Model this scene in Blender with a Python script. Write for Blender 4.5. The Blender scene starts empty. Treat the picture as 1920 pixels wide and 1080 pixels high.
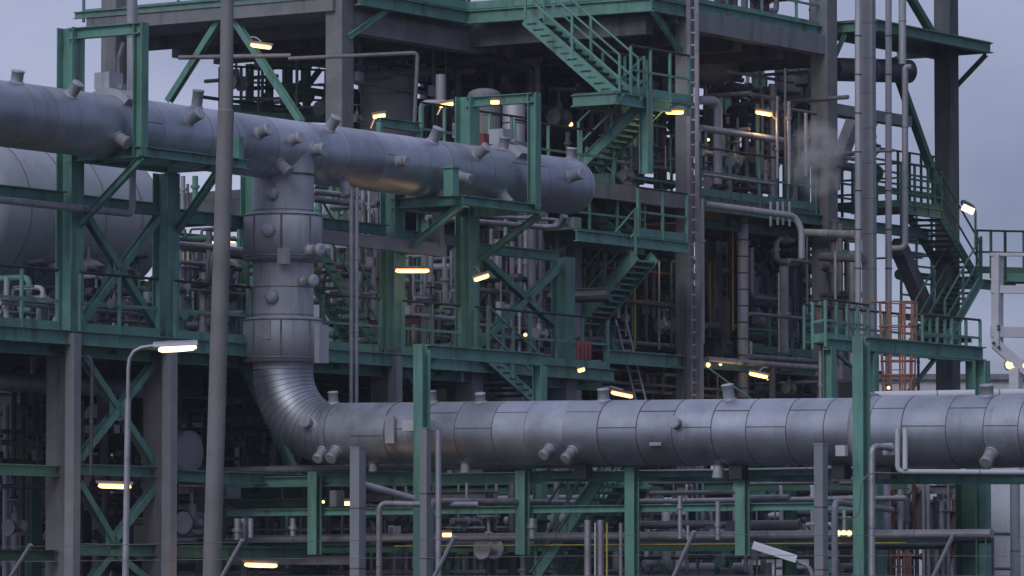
import bpy, math, random
from mathutils import Vector as V, Matrix
random.seed(7)
scene = bpy.context.scene
# ---------------------------------------------------------------- camera, world, sun
FPX, HY, CAMZ = 9000.0, 1110.0, 1.7
PITCH = math.atan((HY - 540) / FPX)
cd = bpy.data.cameras.new("Camera"); cam = bpy.data.objects.new("Camera", cd)
scene.collection.objects.link(cam); scene.camera = cam
cam.location = (0, 0, CAMZ); cam.rotation_euler = (math.pi / 2 + PITCH, 0, 0)
cd.sensor_width = 36; cd.lens = FPX / 1920 * 36; cd.clip_start = 0.5; cd.clip_end = 6000
SUN_EL, SUN_AZ = math.radians(34), math.atan2(-0.42, -0.9)     # azimuth measured from +Y towards +X
world = bpy.data.worlds.new("World"); scene.world = world; world.use_nodes = True
wn = world.node_tree; wn.nodes.clear()
def N(t, ty, **k):
    n = t.nodes.new(ty)
    for a, b in k.items(): setattr(n, a, b)
    return n
sky = N(wn, 'ShaderNodeTexSky', sky_type='NISHITA', sun_disc=False, sun_elevation=SUN_EL, sun_rotation=SUN_AZ)
tc = N(wn, 'ShaderNodeTexCoord'); mp = N(wn, 'ShaderNodeMapping')
mp.inputs['Scale'].default_value = (7, 7, 16); mp.inputs['Location'].default_value = (1.3, 0.4, 0.2)
no = N(wn, 'ShaderNodeTexNoise'); no.inputs['Scale'].default_value = 1.0; no.inputs['Detail'].default_value = 5
no.inputs['Roughness'].default_value = 0.45
cr = N(wn, 'ShaderNodeValToRGB')
cr.color_ramp.elements[0].position = 0.33; cr.color_ramp.elements[0].color = (1.85, 2.2, 3.6, 1)
cr.color_ramp.elements[1].position = 0.66; cr.color_ramp.elements[1].color = (4.5, 4.75, 6.75, 1)
mx = N(wn, 'ShaderNodeMix', data_type='RGBA'); mx.inputs[0].default_value = 0.9
bg = N(wn, 'ShaderNodeBackground'); bg.inputs['Strength'].default_value = 0.1
wo = N(wn, 'ShaderNodeOutputWorld')
L = wn.links.new
L(tc.outputs['Generated'], mp.inputs['Vector']); L(mp.outputs[0], no.inputs['Vector']); sx = N(wn, 'ShaderNodeSeparateXYZ'); L(tc.outputs['Generated'], sx.inputs[0])
m1 = N(wn, 'ShaderNodeMath', operation='MULTIPLY_ADD'); m1.inputs[1].default_value = -1.1; L(sx.outputs['X'], m1.inputs[0]); L(no.outputs['Fac'], m1.inputs[2])
m2_ = N(wn, 'ShaderNodeMath', operation='MULTIPLY_ADD'); m2_.inputs[1].default_value = 0.9; L(sx.outputs['Z'], m2_.inputs[0]); L(m1.outputs[0], m2_.inputs[2])
m3 = N(wn, 'ShaderNodeMath', operation='ADD'); m3.inputs[1].default_value = -0.03; L(m2_.outputs[0], m3.inputs[0])
L(m3.outputs[0], cr.inputs[0])
L(sky.outputs[0], mx.inputs[6]); L(cr.outputs[0], mx.inputs[7]); L(mx.outputs[2], bg.inputs[0]); L(bg.outputs[0], wo.inputs[0])
sd = bpy.data.lights.new("Sun", 'SUN'); so = bpy.data.objects.new("Sun", sd); scene.collection.objects.link(so)
sd.energy = 0.9; sd.angle = math.radians(25); sd.color = (0.97, 1.0, 0.97)
sv = V((math.sin(SUN_AZ) * math.cos(SUN_EL), math.cos(SUN_AZ) * math.cos(SUN_EL), math.sin(SUN_EL)))
so.rotation_euler = sv.to_track_quat('Z', 'Y').to_euler()
scene.view_settings.view_transform = 'Standard'; scene.view_settings.look = 'None'
scene.view_settings.exposure = 0.06; scene.view_settings.gamma = 1
# ---------------------------------------------------------------- materials
def mat(name, col, rough=0.5, metal=0.0, var=0.25, scale=3.0, bump=0.0, streak=0.0, dirt=None, emit=0.0, spec=0.5, zs=1.0, dirt_lo=0.58):
    m = bpy.data.materials.new(name); m.use_nodes = True; t = m.node_tree; b = t.nodes['Principled BSDF']
    b.inputs['Metallic'].default_value = metal; b.inputs['Roughness'].default_value = rough
    b.inputs['Specular IOR Level'].default_value = spec
    if emit:
        b.inputs['Base Color'].default_value = (*col, 1)
        b.inputs['Emission Color'].default_value = (*col, 1); b.inputs['Emission Strength'].default_value = emit
        return m
    g = N(t, 'ShaderNodeNewGeometry'); mpn = N(t, 'ShaderNodeMapping'); mpn.inputs['Scale'].default_value = (scale, scale, scale * zs)
    n1 = N(t, 'ShaderNodeTexNoise'); n1.inputs['Scale'].default_value = 1; n1.inputs['Detail'].default_value = 6; n1.inputs['Roughness'].default_value = 0.6
    t.links.new(g.outputs['Position'], mpn.inputs[0]); t.links.new(mpn.outputs[0], n1.inputs['Vector'])
    r = N(t, 'ShaderNodeValToRGB'); e = r.color_ramp.elements
    e[0].position = 0.3; e[0].color = (*[c * (1 - var) for c in col], 1)
    e[1].position = 0.7; e[1].color = (*[min(1, c * (1 + var)) for c in col], 1)
    t.links.new(n1.outputs['Fac'], r.inputs[0]); out = r.outputs[0]
    if dirt:
        mp2 = N(t, 'ShaderNodeMapping'); mp2.inputs['Scale'].default_value = (scale * 1.7, scale * 1.7, scale * (0.16 if streak else 1.7))
        n2 = N(t, 'ShaderNodeTexNoise'); n2.inputs['Scale'].default_value = 1; n2.inputs['Detail'].default_value = 8; n2.inputs['Roughness'].default_value = 0.65
        t.links.new(g.outputs['Position'], mp2.inputs[0]); t.links.new(mp2.outputs[0], n2.inputs['Vector'])
        r2 = N(t, 'ShaderNodeValToRGB'); r2.color_ramp.elements[0].position = dirt_lo; r2.color_ramp.elements[1].position = dirt_lo + 0.16
        r2.color_ramp.elements[1].color = (0.75, 0.75, 0.75, 1)
        t.links.new(n2.outputs['Fac'], r2.inputs[0])
        m2 = N(t, 'ShaderNodeMix', data_type='RGBA'); m2.inputs[7].default_value = (*dirt, 1)
        t.links.new(r2.outputs[0], m2.inputs[0]); t.links.new(out, m2.inputs[6]); out = m2.outputs[2]
    oi = N(t, 'ShaderNodeObjectInfo'); mv = N(t, 'ShaderNodeMapRange'); mv.inputs['To Min'].default_value = 0.88; mv.inputs['To Max'].default_value = 1.1
    hs = N(t, 'ShaderNodeHueSaturation'); t.links.new(oi.outputs['Random'], mv.inputs[0]); t.links.new(mv.outputs[0], hs.inputs['Value']); t.links.new(out, hs.inputs['Color']); out = hs.outputs[0]
    t.links.new(out, b.inputs['Base Color'])
    mr = N(t, 'ShaderNodeMapRange'); mr.inputs['To Min'].default_value = max(0.05, rough - 0.1); mr.inputs['To Max'].default_value = min(1, rough + 0.12)
    t.links.new(n1.outputs['Fac'], mr.inputs[0]); t.links.new(mr.outputs[0], b.inputs['Roughness'])
    if bump:
        bn = N(t, 'ShaderNodeBump'); bn.inputs['Strength'].default_value = bump; bn.inputs['Distance'].default_value = 0.03
        t.links.new(n1.outputs['Fac'], bn.inputs['Height']); t.links.new(bn.outputs[0], b.inputs['Normal'])
    return m
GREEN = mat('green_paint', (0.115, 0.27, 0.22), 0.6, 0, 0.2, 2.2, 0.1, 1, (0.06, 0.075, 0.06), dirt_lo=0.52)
GREEN2 = mat('green_paint_mid', (0.09, 0.22, 0.175), 0.6, 0, 0.22, 2.0, 0.1, 1, (0.028, 0.05, 0.038), dirt_lo=0.56)  # a darker tone of the same green
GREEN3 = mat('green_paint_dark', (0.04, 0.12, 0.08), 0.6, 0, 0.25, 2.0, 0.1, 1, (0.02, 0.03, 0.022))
ALU = mat('aluminium_cladding', (0.40, 0.42, 0.475), 0.48, 0.88, 0.2, 1.6, 0.12, 1, (0.25, 0.26, 0.28), zs=1.0, dirt_lo=0.57)
ALUB = mat('aluminium_cladding_dull', (0.36, 0.375, 0.42), 0.54, 0.85, 0.2, 2.6, 0.15, 1, (0.23, 0.235, 0.25), dirt_lo=0.55)
ALUC = mat('aluminium_cladding_pale', (0.44, 0.46, 0.515), 0.46, 0.85, 0.18, 1.2, 0.1, 1, (0.30, 0.31, 0.33), dirt_lo=0.6)
ALU2 = mat('aluminium_weathered', (0.385, 0.39, 0.425), 0.6, 0.35, 0.16, 2.2, 0.15, 1, (0.21, 0.21, 0.22), zs=0.5, dirt_lo=0.54)
SEAM = mat('seam_metal', (0.11, 0.095, 0.10), 0.6, 0.3, 0.3, 5)
SEAM2 = mat('seam_metal_pale', (0.2, 0.2, 0.23), 0.55, 0.6, 0.3, 5)
GALV = mat('galvanised_steel', (0.34, 0.33, 0.36), 0.5, 0.55, 0.2, 4, 0, 1, (0.16, 0.15, 0.16))
GALVD = mat('galvanised_dull', (0.18, 0.175, 0.19), 0.6, 0.3, 0.25, 4, 0, 1, (0.06, 0.055, 0.055))
DUCT = mat('duct_paint', (0.23, 0.24, 0.262), 0.6, 0.1, 0.1, 3, 0, 1, (0.15, 0.14, 0.15), dirt_lo=0.62)
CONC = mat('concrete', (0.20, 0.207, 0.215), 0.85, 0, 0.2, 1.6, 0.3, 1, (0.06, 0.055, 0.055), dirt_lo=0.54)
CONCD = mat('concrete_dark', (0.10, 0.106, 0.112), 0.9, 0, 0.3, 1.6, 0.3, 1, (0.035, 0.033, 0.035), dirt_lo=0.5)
CLADD = mat('dark_cladding', (0.03, 0.03, 0.033), 0.8, 0, 0.3, 2)  # near-black base colour carries the gloom behind the decks
LEGC = mat('stained_concrete', (0.15, 0.148, 0.15), 0.85, 0, 0.22, 1.3, 0.3, 1, (0.07, 0.062, 0.06), dirt_lo=0.5)
DIMV = mat('dim_vessel_paint', (0.2, 0.195, 0.205), 0.6, 0.1, 0.12, 1.5, 0, 1, (0.12, 0.11, 0.11), dirt_lo=0.55)
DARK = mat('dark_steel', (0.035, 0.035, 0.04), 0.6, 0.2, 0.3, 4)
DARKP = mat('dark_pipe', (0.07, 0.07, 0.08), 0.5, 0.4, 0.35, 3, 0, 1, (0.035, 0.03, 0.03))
BROWN = mat('rusty_steel', (0.10, 0.045, 0.03), 0.75, 0.1, 0.4, 6)
BLACK = mat('black_rail', (0.02, 0.021, 0.024), 0.55)
ORANGE = mat('orange_paint', (0.33, 0.14, 0.095), 0.6, 0, 0.15, 5)
RED = mat('red_paint', (0.2, 0.045, 0.045), 0.6, 0, 0.25, 4)
YEL = mat('yellow_paint', (0.42, 0.33, 0.06), 0.6, 0, 0.2, 4)
WHITE = mat('white_paint', (0.52, 0.52, 0.56), 0.5, 0, 0.1, 3, 0, 1, (0.3, 0.28, 0.27), dirt_lo=0.62)
CREAM = mat('tank_paint', (0.35, 0.365, 0.41), 0.5, 0.0, 0.08, 1.2, 0, 1, (0.22, 0.21, 0.23), dirt_lo=0.6)
MAST = mat('weathered_mast', (0.195, 0.19, 0.19), 0.7, 0.1, 0.18, 2, 0, 1, (0.12, 0.105, 0.095), dirt_lo=0.55)
GRND = mat('ground_gravel', (0.035, 0.035, 0.033), 0.95, 0, 0.3, 0.6, 0.4)
TREAD = mat('tread_shade_green', (0.022, 0.05, 0.036), 0.7, 0.1, 0.3, 4)  # dark colour puts the shade between the stringers into the treads
LITW = mat('lamp_glow', (1.0, 0.66, 0.27), emit=2.5)
LITO = mat('lamp_rim_glow', (1.0, 0.40, 0.09), emit=0.9)  # emission stands in for the orange rim of light around the tube
LITC = mat('lamp_glow_pale', (1.0, 0.80, 0.52), emit=2.6)
# ---------------------------------------------------------------- geometry helpers
U = V((0.5547, 0.8321, 0)); W = V((-0.8321, 0.5547, 0)); Z = V((0, 0, 1))   # two horizontal axes of the plant grid
cC, cS = math.cos(PITCH), math.sin(PITCH)
def ray(px, py):
    a, b = (px - 960) / FPX, (540 - py) / FPX
    return V((a, cC - b * cS, cS + b * cC))
def P(px, py, Y):
    d = ray(px, py); return V((0, 0, CAMZ)) + d * (Y / d.y)
def zof(Y, py):
    d = ray(960, py); return CAMZ + d.z * Y / d.y
class Face:
    """vertical plane through Q along horizontal direction d"""
    def __init__(s, Q, d): s.Q = V((Q[0], Q[1], 0)); s.d = d.copy()
    def shift(s, vec): return Face(s.Q + vec, s.d)
    def pt(s, px, py):
        r = ray(px, py); k = r.x * s.d.y - r.y * s.d.x
        t = (s.Q.x * s.d.y - s.Q.y * s.d.x) / k
        return V((0, 0, CAMZ)) + r * t
    def ptz(s, px, z):
        py = 500.0
        for _ in range(8):
            p = s.pt(px, py); py -= (z - p.z) * FPX / p.y
        return s.pt(px, py)
class MB:
    def __init__(s): s.v = []; s.f = []; s.sm = []
    def cap(s, i, n, rev):
        k = len(s.v); s.v += [s.v[i+j].copy() for j in range(n)]      # own vertices keep the rim crisp
        s.f.append([k+j for j in (reversed(range(n)) if rev else range(n))]); s.sm.append(False)
    def quadbox(s, c, a, b, d):
        i = len(s.v)
        for sx in (-1, 1):
            for sy in (-1, 1):
                for sz in (-1, 1): s.v.append(c + a * sx + b * sy + d * sz)
        for q in ((0, 1, 3, 2), (4, 6, 7, 5), (0, 4, 5, 1), (2, 3, 7, 6), (0, 2, 6, 4), (1, 5, 7, 3)):
            s.f.append([i + k for k in q]); s.sm.append(False)
        return s
    def box(s, c, sx, sy, sz): return s.quadbox(c, U * sx / 2, W * sy / 2, Z * sz / 2)
    def extr(s, p, q, prof, up=None):
        ax = (q - p).normalized()
        up = up or (Z if abs(ax.z) < 0.95 else U)
        side = ax.cross(up).normalized(); up2 = side.cross(ax).normalized()
        i = len(s.v); n = len(prof)
        for o in (p, q):
            for (a, b) in prof: s.v.append(o + side * a + up2 * b)
        for k in range(n):
            s.f.append([i + k, i + (k + 1) % n, i + n + (k + 1) % n, i + n + k]); s.sm.append(False)
        s.f.append([i + k for k in reversed(range(n))]); s.f.append([i + n + k for k in range(n)]); s.sm += [False, False]
        return s
    def bar(s, p, q, w, h, up=None): return s.extr(p, q, [(-w/2, -h/2), (w/2, -h/2), (w/2, h/2), (-w/2, h/2)], up)
    def ibeam(s, p, q, b, h, up=None, tf=None, tw=None):
        tf = tf or h * 0.09; tw = tw or b * 0.07
        return s.extr(p, q, [(-b/2, -h/2), (b/2, -h/2), (b/2, -h/2+tf), (tw, -h/2+tf), (tw, h/2-tf), (b/2, h/2-tf), (b/2, h/2), (-b/2, h/2), (-b/2, h/2-tf), (-tw, h/2-tf), (-tw, -h/2+tf), (-b/2, -h/2+tf)], up)
    def chan(s, p, q, b, h, up=None):
        t = 0.02
        return s.extr(p, q, [(0, -h/2), (b, -h/2), (b, -h/2+t), (t, -h/2+t), (t, h/2-t), (b, h/2-t), (b, h/2), (0, h/2)], up)
    def angle(s, p, q, w, up=None):
        t = 0.014
        return s.extr(p, q, [(-w/2, -w/2), (w/2, -w/2), (w/2, -w/2+t), (-w/2+t, -w/2+t), (-w/2+t, w/2), (-w/2, w/2)], up)
    def tube(s, pts, r, n=12, caps=True):
        m = len(pts); rs = r if isinstance(r, (list, tuple)) else [r] * m
        t0 = (pts[1] - pts[0]).normalized(); a = t0.cross(Z if abs(t0.z) < 0.9 else U).normalized()
        i = len(s.v)
        for k in range(m):
            if k == 0: t = t0
            elif k == m - 1: t = (pts[k] - pts[k-1]).normalized()
            else: t = ((pts[k] - pts[k-1]).normalized() + (pts[k+1] - pts[k]).normalized()).normalized()
            a = (a - t * a.dot(t)).normalized(); b = t.cross(a)
            for j in range(n):
                w = 2 * math.pi * j / n; s.v.append(pts[k] + (a * math.cos(w) + b * math.sin(w)) * rs[k])
        for k in range(m - 1):
            for j in range(n):
                s.f.append([i + k*n + j, i + k*n + (j+1) % n, i + (k+1)*n + (j+1) % n, i + (k+1)*n + j]); s.sm.append(True)
        if caps: s.cap(i, n, True); s.cap(i + (m-1)*n, n, False)
        return s
    def pipe(s, pts, r, bend=None, n=12, caps=True):
        bend = bend or r * 2.5; out = [pts[0]]
        for k in range(1, len(pts) - 1):
            a, b, c = pts[k-1], pts[k], pts[k+1]; d1 = (a - b); d2 = (c - b)
            if d1.length < 1e-4 or d2.length < 1e-4: continue
            bb = min(bend, d1.length * .45, d2.length * .45); d1.normalize(); d2.normalize()
            for j in range(6):
                t = j / 5; out.append((b + d1*bb) * (1-t)**2 + b * 2*t*(1-t) + (b + d2*bb) * t*t)
        out.append(pts[-1]); return s.tube(out, r, n, caps)
    def lathe(s, p, ax, prof, n=20):
        ax = ax.normalized(); a = ax.cross(Z if abs(ax.z) < 0.9 else U).normalized(); b = ax.cross(a)
        i = len(s.v); m = len(prof)
        for (d, r) in prof:
            for j in range(n):
                w = 2*math.pi*j/n; s.v.append(p + ax*d + (a*math.cos(w) + b*math.sin(w)) * max(r, 1e-4))
        for k in range(m - 1):
            for j in range(n):
                s.f.append([i+k*n+j, i+k*n+(j+1) % n, i+(k+1)*n+(j+1) % n, i+(k+1)*n+j])
                s.sm.append(abs(prof[k][1]-prof[k+1][1]) < 0.6*abs(prof[k][0]-prof[k+1][0]) + 1e-9 or len(prof) > 8)
        if prof[0][1] > 1e-3: s.cap(i, n, True)
        if prof[-1][1] > 1e-3: s.cap(i+(m-1)*n, n, False)
        return s
    def prism(s, poly, vec):
        i = len(s.v); n = len(poly)
        for p in poly: s.v.append(p.copy())
        for p in poly: s.v.append(p + vec)
        for k in range(n): s.f.append([i+k, i+(k+1) % n, i+n+(k+1) % n, i+n+k]); s.sm.append(False)
        s.f.append([i+k for k in reversed(range(n))]); s.f.append([i+n+k for k in range(n)]); s.sm += [False, False]
        return s
    def build(s, name, m, parent=None):
        root = parent; 
        while root is not None and root.parent: root = root.parent
        if root is not None: org = root.location.copy()
        else:
            lo = V([min(v[k] for v in s.v) for k in range(3)]); hi = V([max(v[k] for v in s.v) for k in range(3)])
            org = V(((lo.x+hi.x)/2, (lo.y+hi.y)/2, lo.z))
        me = bpy.data.meshes.new(name); me.from_pydata([tuple(v - org) for v in s.v], [], s.f)
        me.polygons.foreach_set('use_smooth', s.sm); me.materials.append(m); me.validate(); me.update()
        import bmesh
        bm = bmesh.new(); bm.from_mesh(me); bmesh.ops.recalc_face_normals(bm, faces=bm.faces); bm.to_mesh(me); bm.free()
        o = bpy.data.objects.new(name, me); scene.collection.objects.link(o)
        if parent is not None: o.parent = parent
        else: o.location = org
        return o
def thing(name, label, cat, loc, group=None):
    o = bpy.data.objects.new(name, None); scene.collection.objects.link(o); o.location = loc
    o.empty_display_size = 0.3; o['label'] = label; o['category'] = cat
    if group: o['group'] = group
    return o
def tag(o, label, cat, group=None):
    o['label'] = label; o['category'] = cat
    if group: o['group'] = group
    return o
def struct(o): o['kind'] = 'structure'; return o
# part shortcuts ---------------------------------------------------------------
def hbeam(par, face, px0, py0, px1, b=0.2, h=0.24, m=None, name='beam'):
    p = face.pt(px0, py0); q = face.ptz(px1, p.z); MB().ibeam(p, q, b, h).build(name, m or GREEN, par); return p, q
def column(par, face, px, py, top, bot, b=0.34, h=0.34, m=None, name='column', up=None):
    p = face.pt(px, py); a = V((p.x, p.y, zof(p.y, bot))); c = V((p.x, p.y, zof(p.y, top)))
    MB().ibeam(a, c, b, h, up or W, tf=0.02, tw=0.012).build(name, m or GREEN, par); return p
def sqcol(par, p, top, bot, s, m, name='column'):
    z0, z1 = zof(p.y, bot), zof(p.y, top); MB().box(V((p.x, p.y, (z0+z1)/2)), s, s, z1-z0).build(name, m, par)
def brace(par, face, x0, y0, x1, y1, w=0.12, m=None):
    p, q = face.pt(x0, y0), face.pt(x1, y1); MB().ibeam(p, q, w, w * 1.15, face.d.cross(Z)).build('brace', m or GREEN, par)
def brace3(par, p, q, w=0.12, m=None): MB().ibeam(p, q, w, w * 1.1).build('brace', m or GREEN, par)
def railing(par, pts, hgt=1.1, step=1.3, m=None, post=0.06, top=None, toe=True, mids=1):
    m = m or GREEN; mb = MB()
    for a, b in zip(pts, pts[1:]):
        for k in range(mids): mb.bar(a + Z*hgt*(k+1)/(mids+1), b + Z*hgt*(k+1)/(mids+1), 0.035, 0.05)
        if toe: mb.bar(a + Z*0.09, b + Z*0.09, 0.012, 0.17)
    r = mb.build('railing', m, par)
    t = MB(); t.tube([p + Z*hgt for p in pts], 0.026, 8); t.build('handrail', top or BLACK, r)
    for a, b in zip(pts, pts[1:]):
        L_ = (b-a).length; n = max(1, round(L_/step))
        for k in range(n + (1 if b is pts[-1] else 0)):
            q = a.lerp(b, k/n); MB().bar(q - Z*0.12, q + Z*(hgt-0.02), post, post*0.7).build('post', m, r)
    return r
def stair(par_label, a, b, wid, n, m=None, group=None, rails=(1,), hgt=1.0, name='steel_stair', strh=0.24, tread=None):
    """a foot, b head of one stringer, wid = horizontal vector to the other stringer"""
    m = m or GREEN2; t = thing(name, par_label, 'stairs', a, group)
    for k in (0, 1): MB().chan(a + wid*k, b + wid*k, 0.06, strh).build('stringer', m, t)
    fd = (b - a); fd.z = 0; fd.normalize()
    for k in range(1, n):
        c = a.lerp(b, k/n) + wid*0.5
        MB().quadbox(c, wid*0.5, fd*0.13, Z*0.022).build('tread', tread or TREAD, t)
    for k in rails:
        mb = MB(); o = wid*k
        mb.bar(a + o + Z*hgt*.5, b + o + Z*hgt*.5, 0.03, 0.04); r = mb.build('railing', m, t)
        MB().tube([a + o + Z*hgt, b + o + Z*hgt], 0.026, 8).build('handrail', m if hgt < 1.05 else BLACK, r)
        nn = max(2, round((b-a).length/1.3))
        for j in range(nn+1):
            q = a.lerp(b, j/nn) + o; MB().bar(q, q + Z*hgt, 0.055, 0.04).build('post', m, r)
    return t
def flange(mb, p, ax, r, n=12): mb.lathe(p - ax*0.03, ax, [(0, r*1.55), (0.028, r*1.55), (0.032, r*1.55), (0.06, r*1.55)], n)
# ---------------------------------------------------------------- ground and air
g = MB(); S_ = 3000
g.prism([V((-S_, -S_, -0.4)), V((S_, -S_, -0.4)), V((S_, S_, -0.4)), V((-S_, S_, -0.4))], V((0, 0, 0.4)))
struct(g.build('ground', GRND))
r_ = MB(); a_ = P(960, 900, 56)
r_.prism([V((-200, 48, 0.004)), V((200, 48, 0.004)), V((200, 55, 0.004)), V((-200, 55, 0.004))], V((0, 0, 0.004)))
struct(r_.build('road', mat('asphalt', (0.045, 0.045, 0.048), 0.9, 0, 0.2, 2)))
# ---------------------------------------------------------------- reference planes
TEE = V((-4.3, 90, 0)); PIPEU = Face(TEE, U); PIPEW = Face(TEE, W)
RF = Face((-7.9, 86.05), U)               # column plane of the left pipe rack
RH = RF.shift(-W * 1.62)                  # plane of the hangers in front of the high pipe
T1 = Face((-3.79, 105), U); T1W = Face((-3.79, 105), W)      # concrete tower, left block
T2 = Face((3.06, 106), U)                                     # concrete tower, right block
R_UP = 0.575
# ---------------------------------------------------------------- HIGH PIPE
zt = zof(90, 281)
def upz(p): return zt
def axis_u(px):
    """axis point of the high pipe at pixel column px"""
    p = PIPEU.ptz(px, zt); return p
A0, A1 = axis_u(-90), axis_u(1066)
hp = thing('insulated_pipe', 'fat high silver insulated pipe running down across the left half to a domed end', 'pipe', V((A0.x, A0.y, A0.z - R_UP)))
dome = [(0, R_UP)]
prof = [(0, R_UP), ((A1-A0).length, R_UP)]
for k in range(1, 11):
    w = k/10*math.pi/2; prof.append(((A1-A0).length + math.sin(w)*R_UP*0.86, math.cos(w)*R_UP))
full = (A1-A0).length
pr = [(full*k/6, R_UP) for k in range(6)] + prof[1:]
CLAD = [ALU, ALU, ALUB, ALU, ALUC]
HCLAD = [ALU, ALU, ALU, ALUC]
HS = [-90, 62, 106, 205, 262, 315, 402, 478, 560, 612, 676, 762, 806, 884, 955, 988]
for a_, b_ in zip(HS, HS[1:]):
    p_, q_ = axis_u(a_), axis_u(b_); rr_ = R_UP + random.uniform(0, .005); MB().lathe(p_, q_-p_, [((q_-p_).length*k/8.0, rr_) for k in range(9)], 64).build('cladding_section', random.choice(HCLAD), hp)
o988 = (axis_u(988)-A0).length
MB().lathe(A0, A1-A0, [(o988 + (full-o988)*k/6, R_UP) for k in range(6)] + prof[1:], 64).build('domed_end', ALU, hp)
def ring(par, c, ax, r, w=0.028, m=None, name='seam_ring', lift=0.006):
    MB().lathe(c - ax*w/2, ax, [(0, r - 0.02), (0.001, r+lift), (w, r+lift), (w+0.001, r - 0.02)], 56).build(name, m or SEAM, par)
for px in (18, 40, 62, 84, 106, 205, 262, 315, 352, 402, 478, 560, 612, 676, 762, 806, 840, 884, 955, 988, 1066):
    ring(hp, axis_u(px), U, R_UP, 0.01 if px < 110 else 0.013, SEAM2, lift=.004)
def cut_seam(par, a, b, out, r):
    MB().quadbox((a+b)/2 + out*(r+0.002), (b-a)/2, out*0.004, out.cross((b-a).normalized())*0.008).build('seam_strip', SEAM, par)
def sdir(t, side): return (Z*t + side*math.sqrt(max(0, 1-t*t))).normalized()
for (x0, x1, t) in ((208, 258, 0.18), (920, 985, 0.45), (680, 700, 0.15)):
    cut_seam(hp, axis_u(x0), axis_u(x1), sdir(t, -W), R_UP)
def stub(par, ax_pt, side, t, L_=0.3, r=0.105, R=R_UP, m=None):
    r *= random.uniform(.9, 1.06); L_ *= random.uniform(.9, 1.1); n = (sdir(t, side) + U*random.uniform(-.08, .08) + W*random.uniform(-.08, .08)).normalized(); p = ax_pt + n*(R - 0.05)
    s = MB(); s.lathe(p, n, [(0, r), (L_+0.02, r), (L_+0.021, r*1.1), (L_+0.05, r*1.1), (L_+0.051, r*0.98), (L_+0.06, r*0.9)], 20)
    o = s.build('stub_nozzle', m or ALU2, par)
    MB().lathe(ax_pt + n*(R-0.03), n, [(0, r*1.25), (0.045, r*1.22), (0.05, r*1.0)], 20).build('collar', ALU2, o)
# (pixel column of the base, side component -1..1, length)
for (px, t, L_) in ((22, .97, .2), (100, .75, .28), (180, -.42, .22), (312, .42, .27), (361, .985, .3), (441, .28, .25), (503, .2, .22), (541, -.02, .22), (486, -.62, .25), (588, .83, .27), (700, -.05, .22),
                    (789, .86, .3), (854, .55, .28), (622, -.9, .3), (815, -.28, .3), (912, -.72, .27), (937, .985, .26), (1025, .2, .26), (1066, .985, .24)):
    stub(hp, axis_u(px), -W, t, L_, 0.11)
def saddle(par, px):
    c = axis_u(px); s = MB(); n = 16; w = 0.24
    i0 = len(s.v)
    for k in range(n+1):
        an = math.radians(150 - 108*k/n)                 # from behind the crown round to the front
        d = -W*math.cos(an) + Z*math.sin(an)
        for (rr, uu) in ((R_UP+0.005, -w), (R_UP+0.13, -w), (R_UP+0.13, w), (R_UP+0.005, w)):
            s.v.append(c + d*rr + U*uu)
    for k in range(n):
        for j in range(4): s.f.append([i0+4*k+j, i0+4*k+(j+1) % 4, i0+4*k+4+(j+1) % 4, i0+4*k+4+j]); s.sm.append(False)
    s.f.append([i0, i0+1, i0+2, i0+3]); s.f.append([i0+4*n+j for j in (3, 2, 1, 0)]); s.sm += [False]*2
    o = s.build('saddle_clamp', ALU2, par)
    MB().box(c + Z*(R_UP+0.27) + W*0.12, 0.4, 0.34, 0.3).build('clamp_box', ALU2, o)
    MB().lathe(c + Z*(R_UP+0.14) - W*0.14, -W, [(0, .07), (.09, .07)], 12).build('bolt', GALV, o)
    return c
saddle(hp, 213); saddle(hp, 950)
# ---------------------------------------------------------------- DOWNPIPE, ELBOW AND LOW PIPE
lp0 = PIPEW.pt(640, 813)
dp = thing('insulated_pipeline', 'stepped silver downpipe and elbow turning into the long low insulated pipe', 'pipe', V((TEE.x, TEE.y, lp0.z - .6)))
R2 = 0.57; RB = 0.75; ez = lp0.z; BR = 1.22
c0 = V((TEE.x, TEE.y, 0))
def legz(py): return zof(90, py)
def vseg(name, y0, y1, r, m=ALU2):
    MB().lathe(V((c0.x, c0.y, legz(y1))), Z, [(0, r), (legz(y0)-legz(y1), r)], 56).build(name, m, dp)
vseg('pipe_shell', 281, 403, 0.575); vseg('pipe_shell', 488, 598, 0.575)
def sleeve(y0, y1):
    h = legz(y0)-legz(y1)
    MB().lathe(V((c0.x, c0.y, legz(y1))), Z, [(0, .6), (0.002, RB), (h-0.05, RB), (h, RB-0.04), (h+0.002, .58)], 16).build('sleeve', ALU2, dp)
    for k in range(0, 16, 2):
        an = 2*math.pi*k/16; MB().box(V((c0.x, c0.y, legz(y1)+h/2)) + V((math.cos(an), math.sin(an), 0))*(RB-.012), .03, .03, h-.1).build('seam_strip', SEAM2, dp)
sleeve(402, 489); sleeve(597, 680); 
MB().lathe(V((c0.x, c0.y, ez+BR)), Z, [(0, .57), (legz(679)-ez-BR, .57)], 56).build('pipe_shell', ALU2, dp)
for y in (407, 484, 603, 674): MB().lathe(V((c0.x, c0.y, legz(y))), Z, [(0, RB-.03), (.001, RB+.012), (.03, RB+.012), (.031, RB-.03)], 16).build('band', SEAM2, dp)
for y in (330, 396, 494, 540, 592): ring(dp, V((c0.x, c0.y, legz(y))), Z, .575, 0.014)
# welded tee collar
MB().lathe(V((c0.x, c0.y, legz(330))), Z, [(0, .6), (.03, .6)], 48).build('seam_ring', SEAM, dp)
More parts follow.
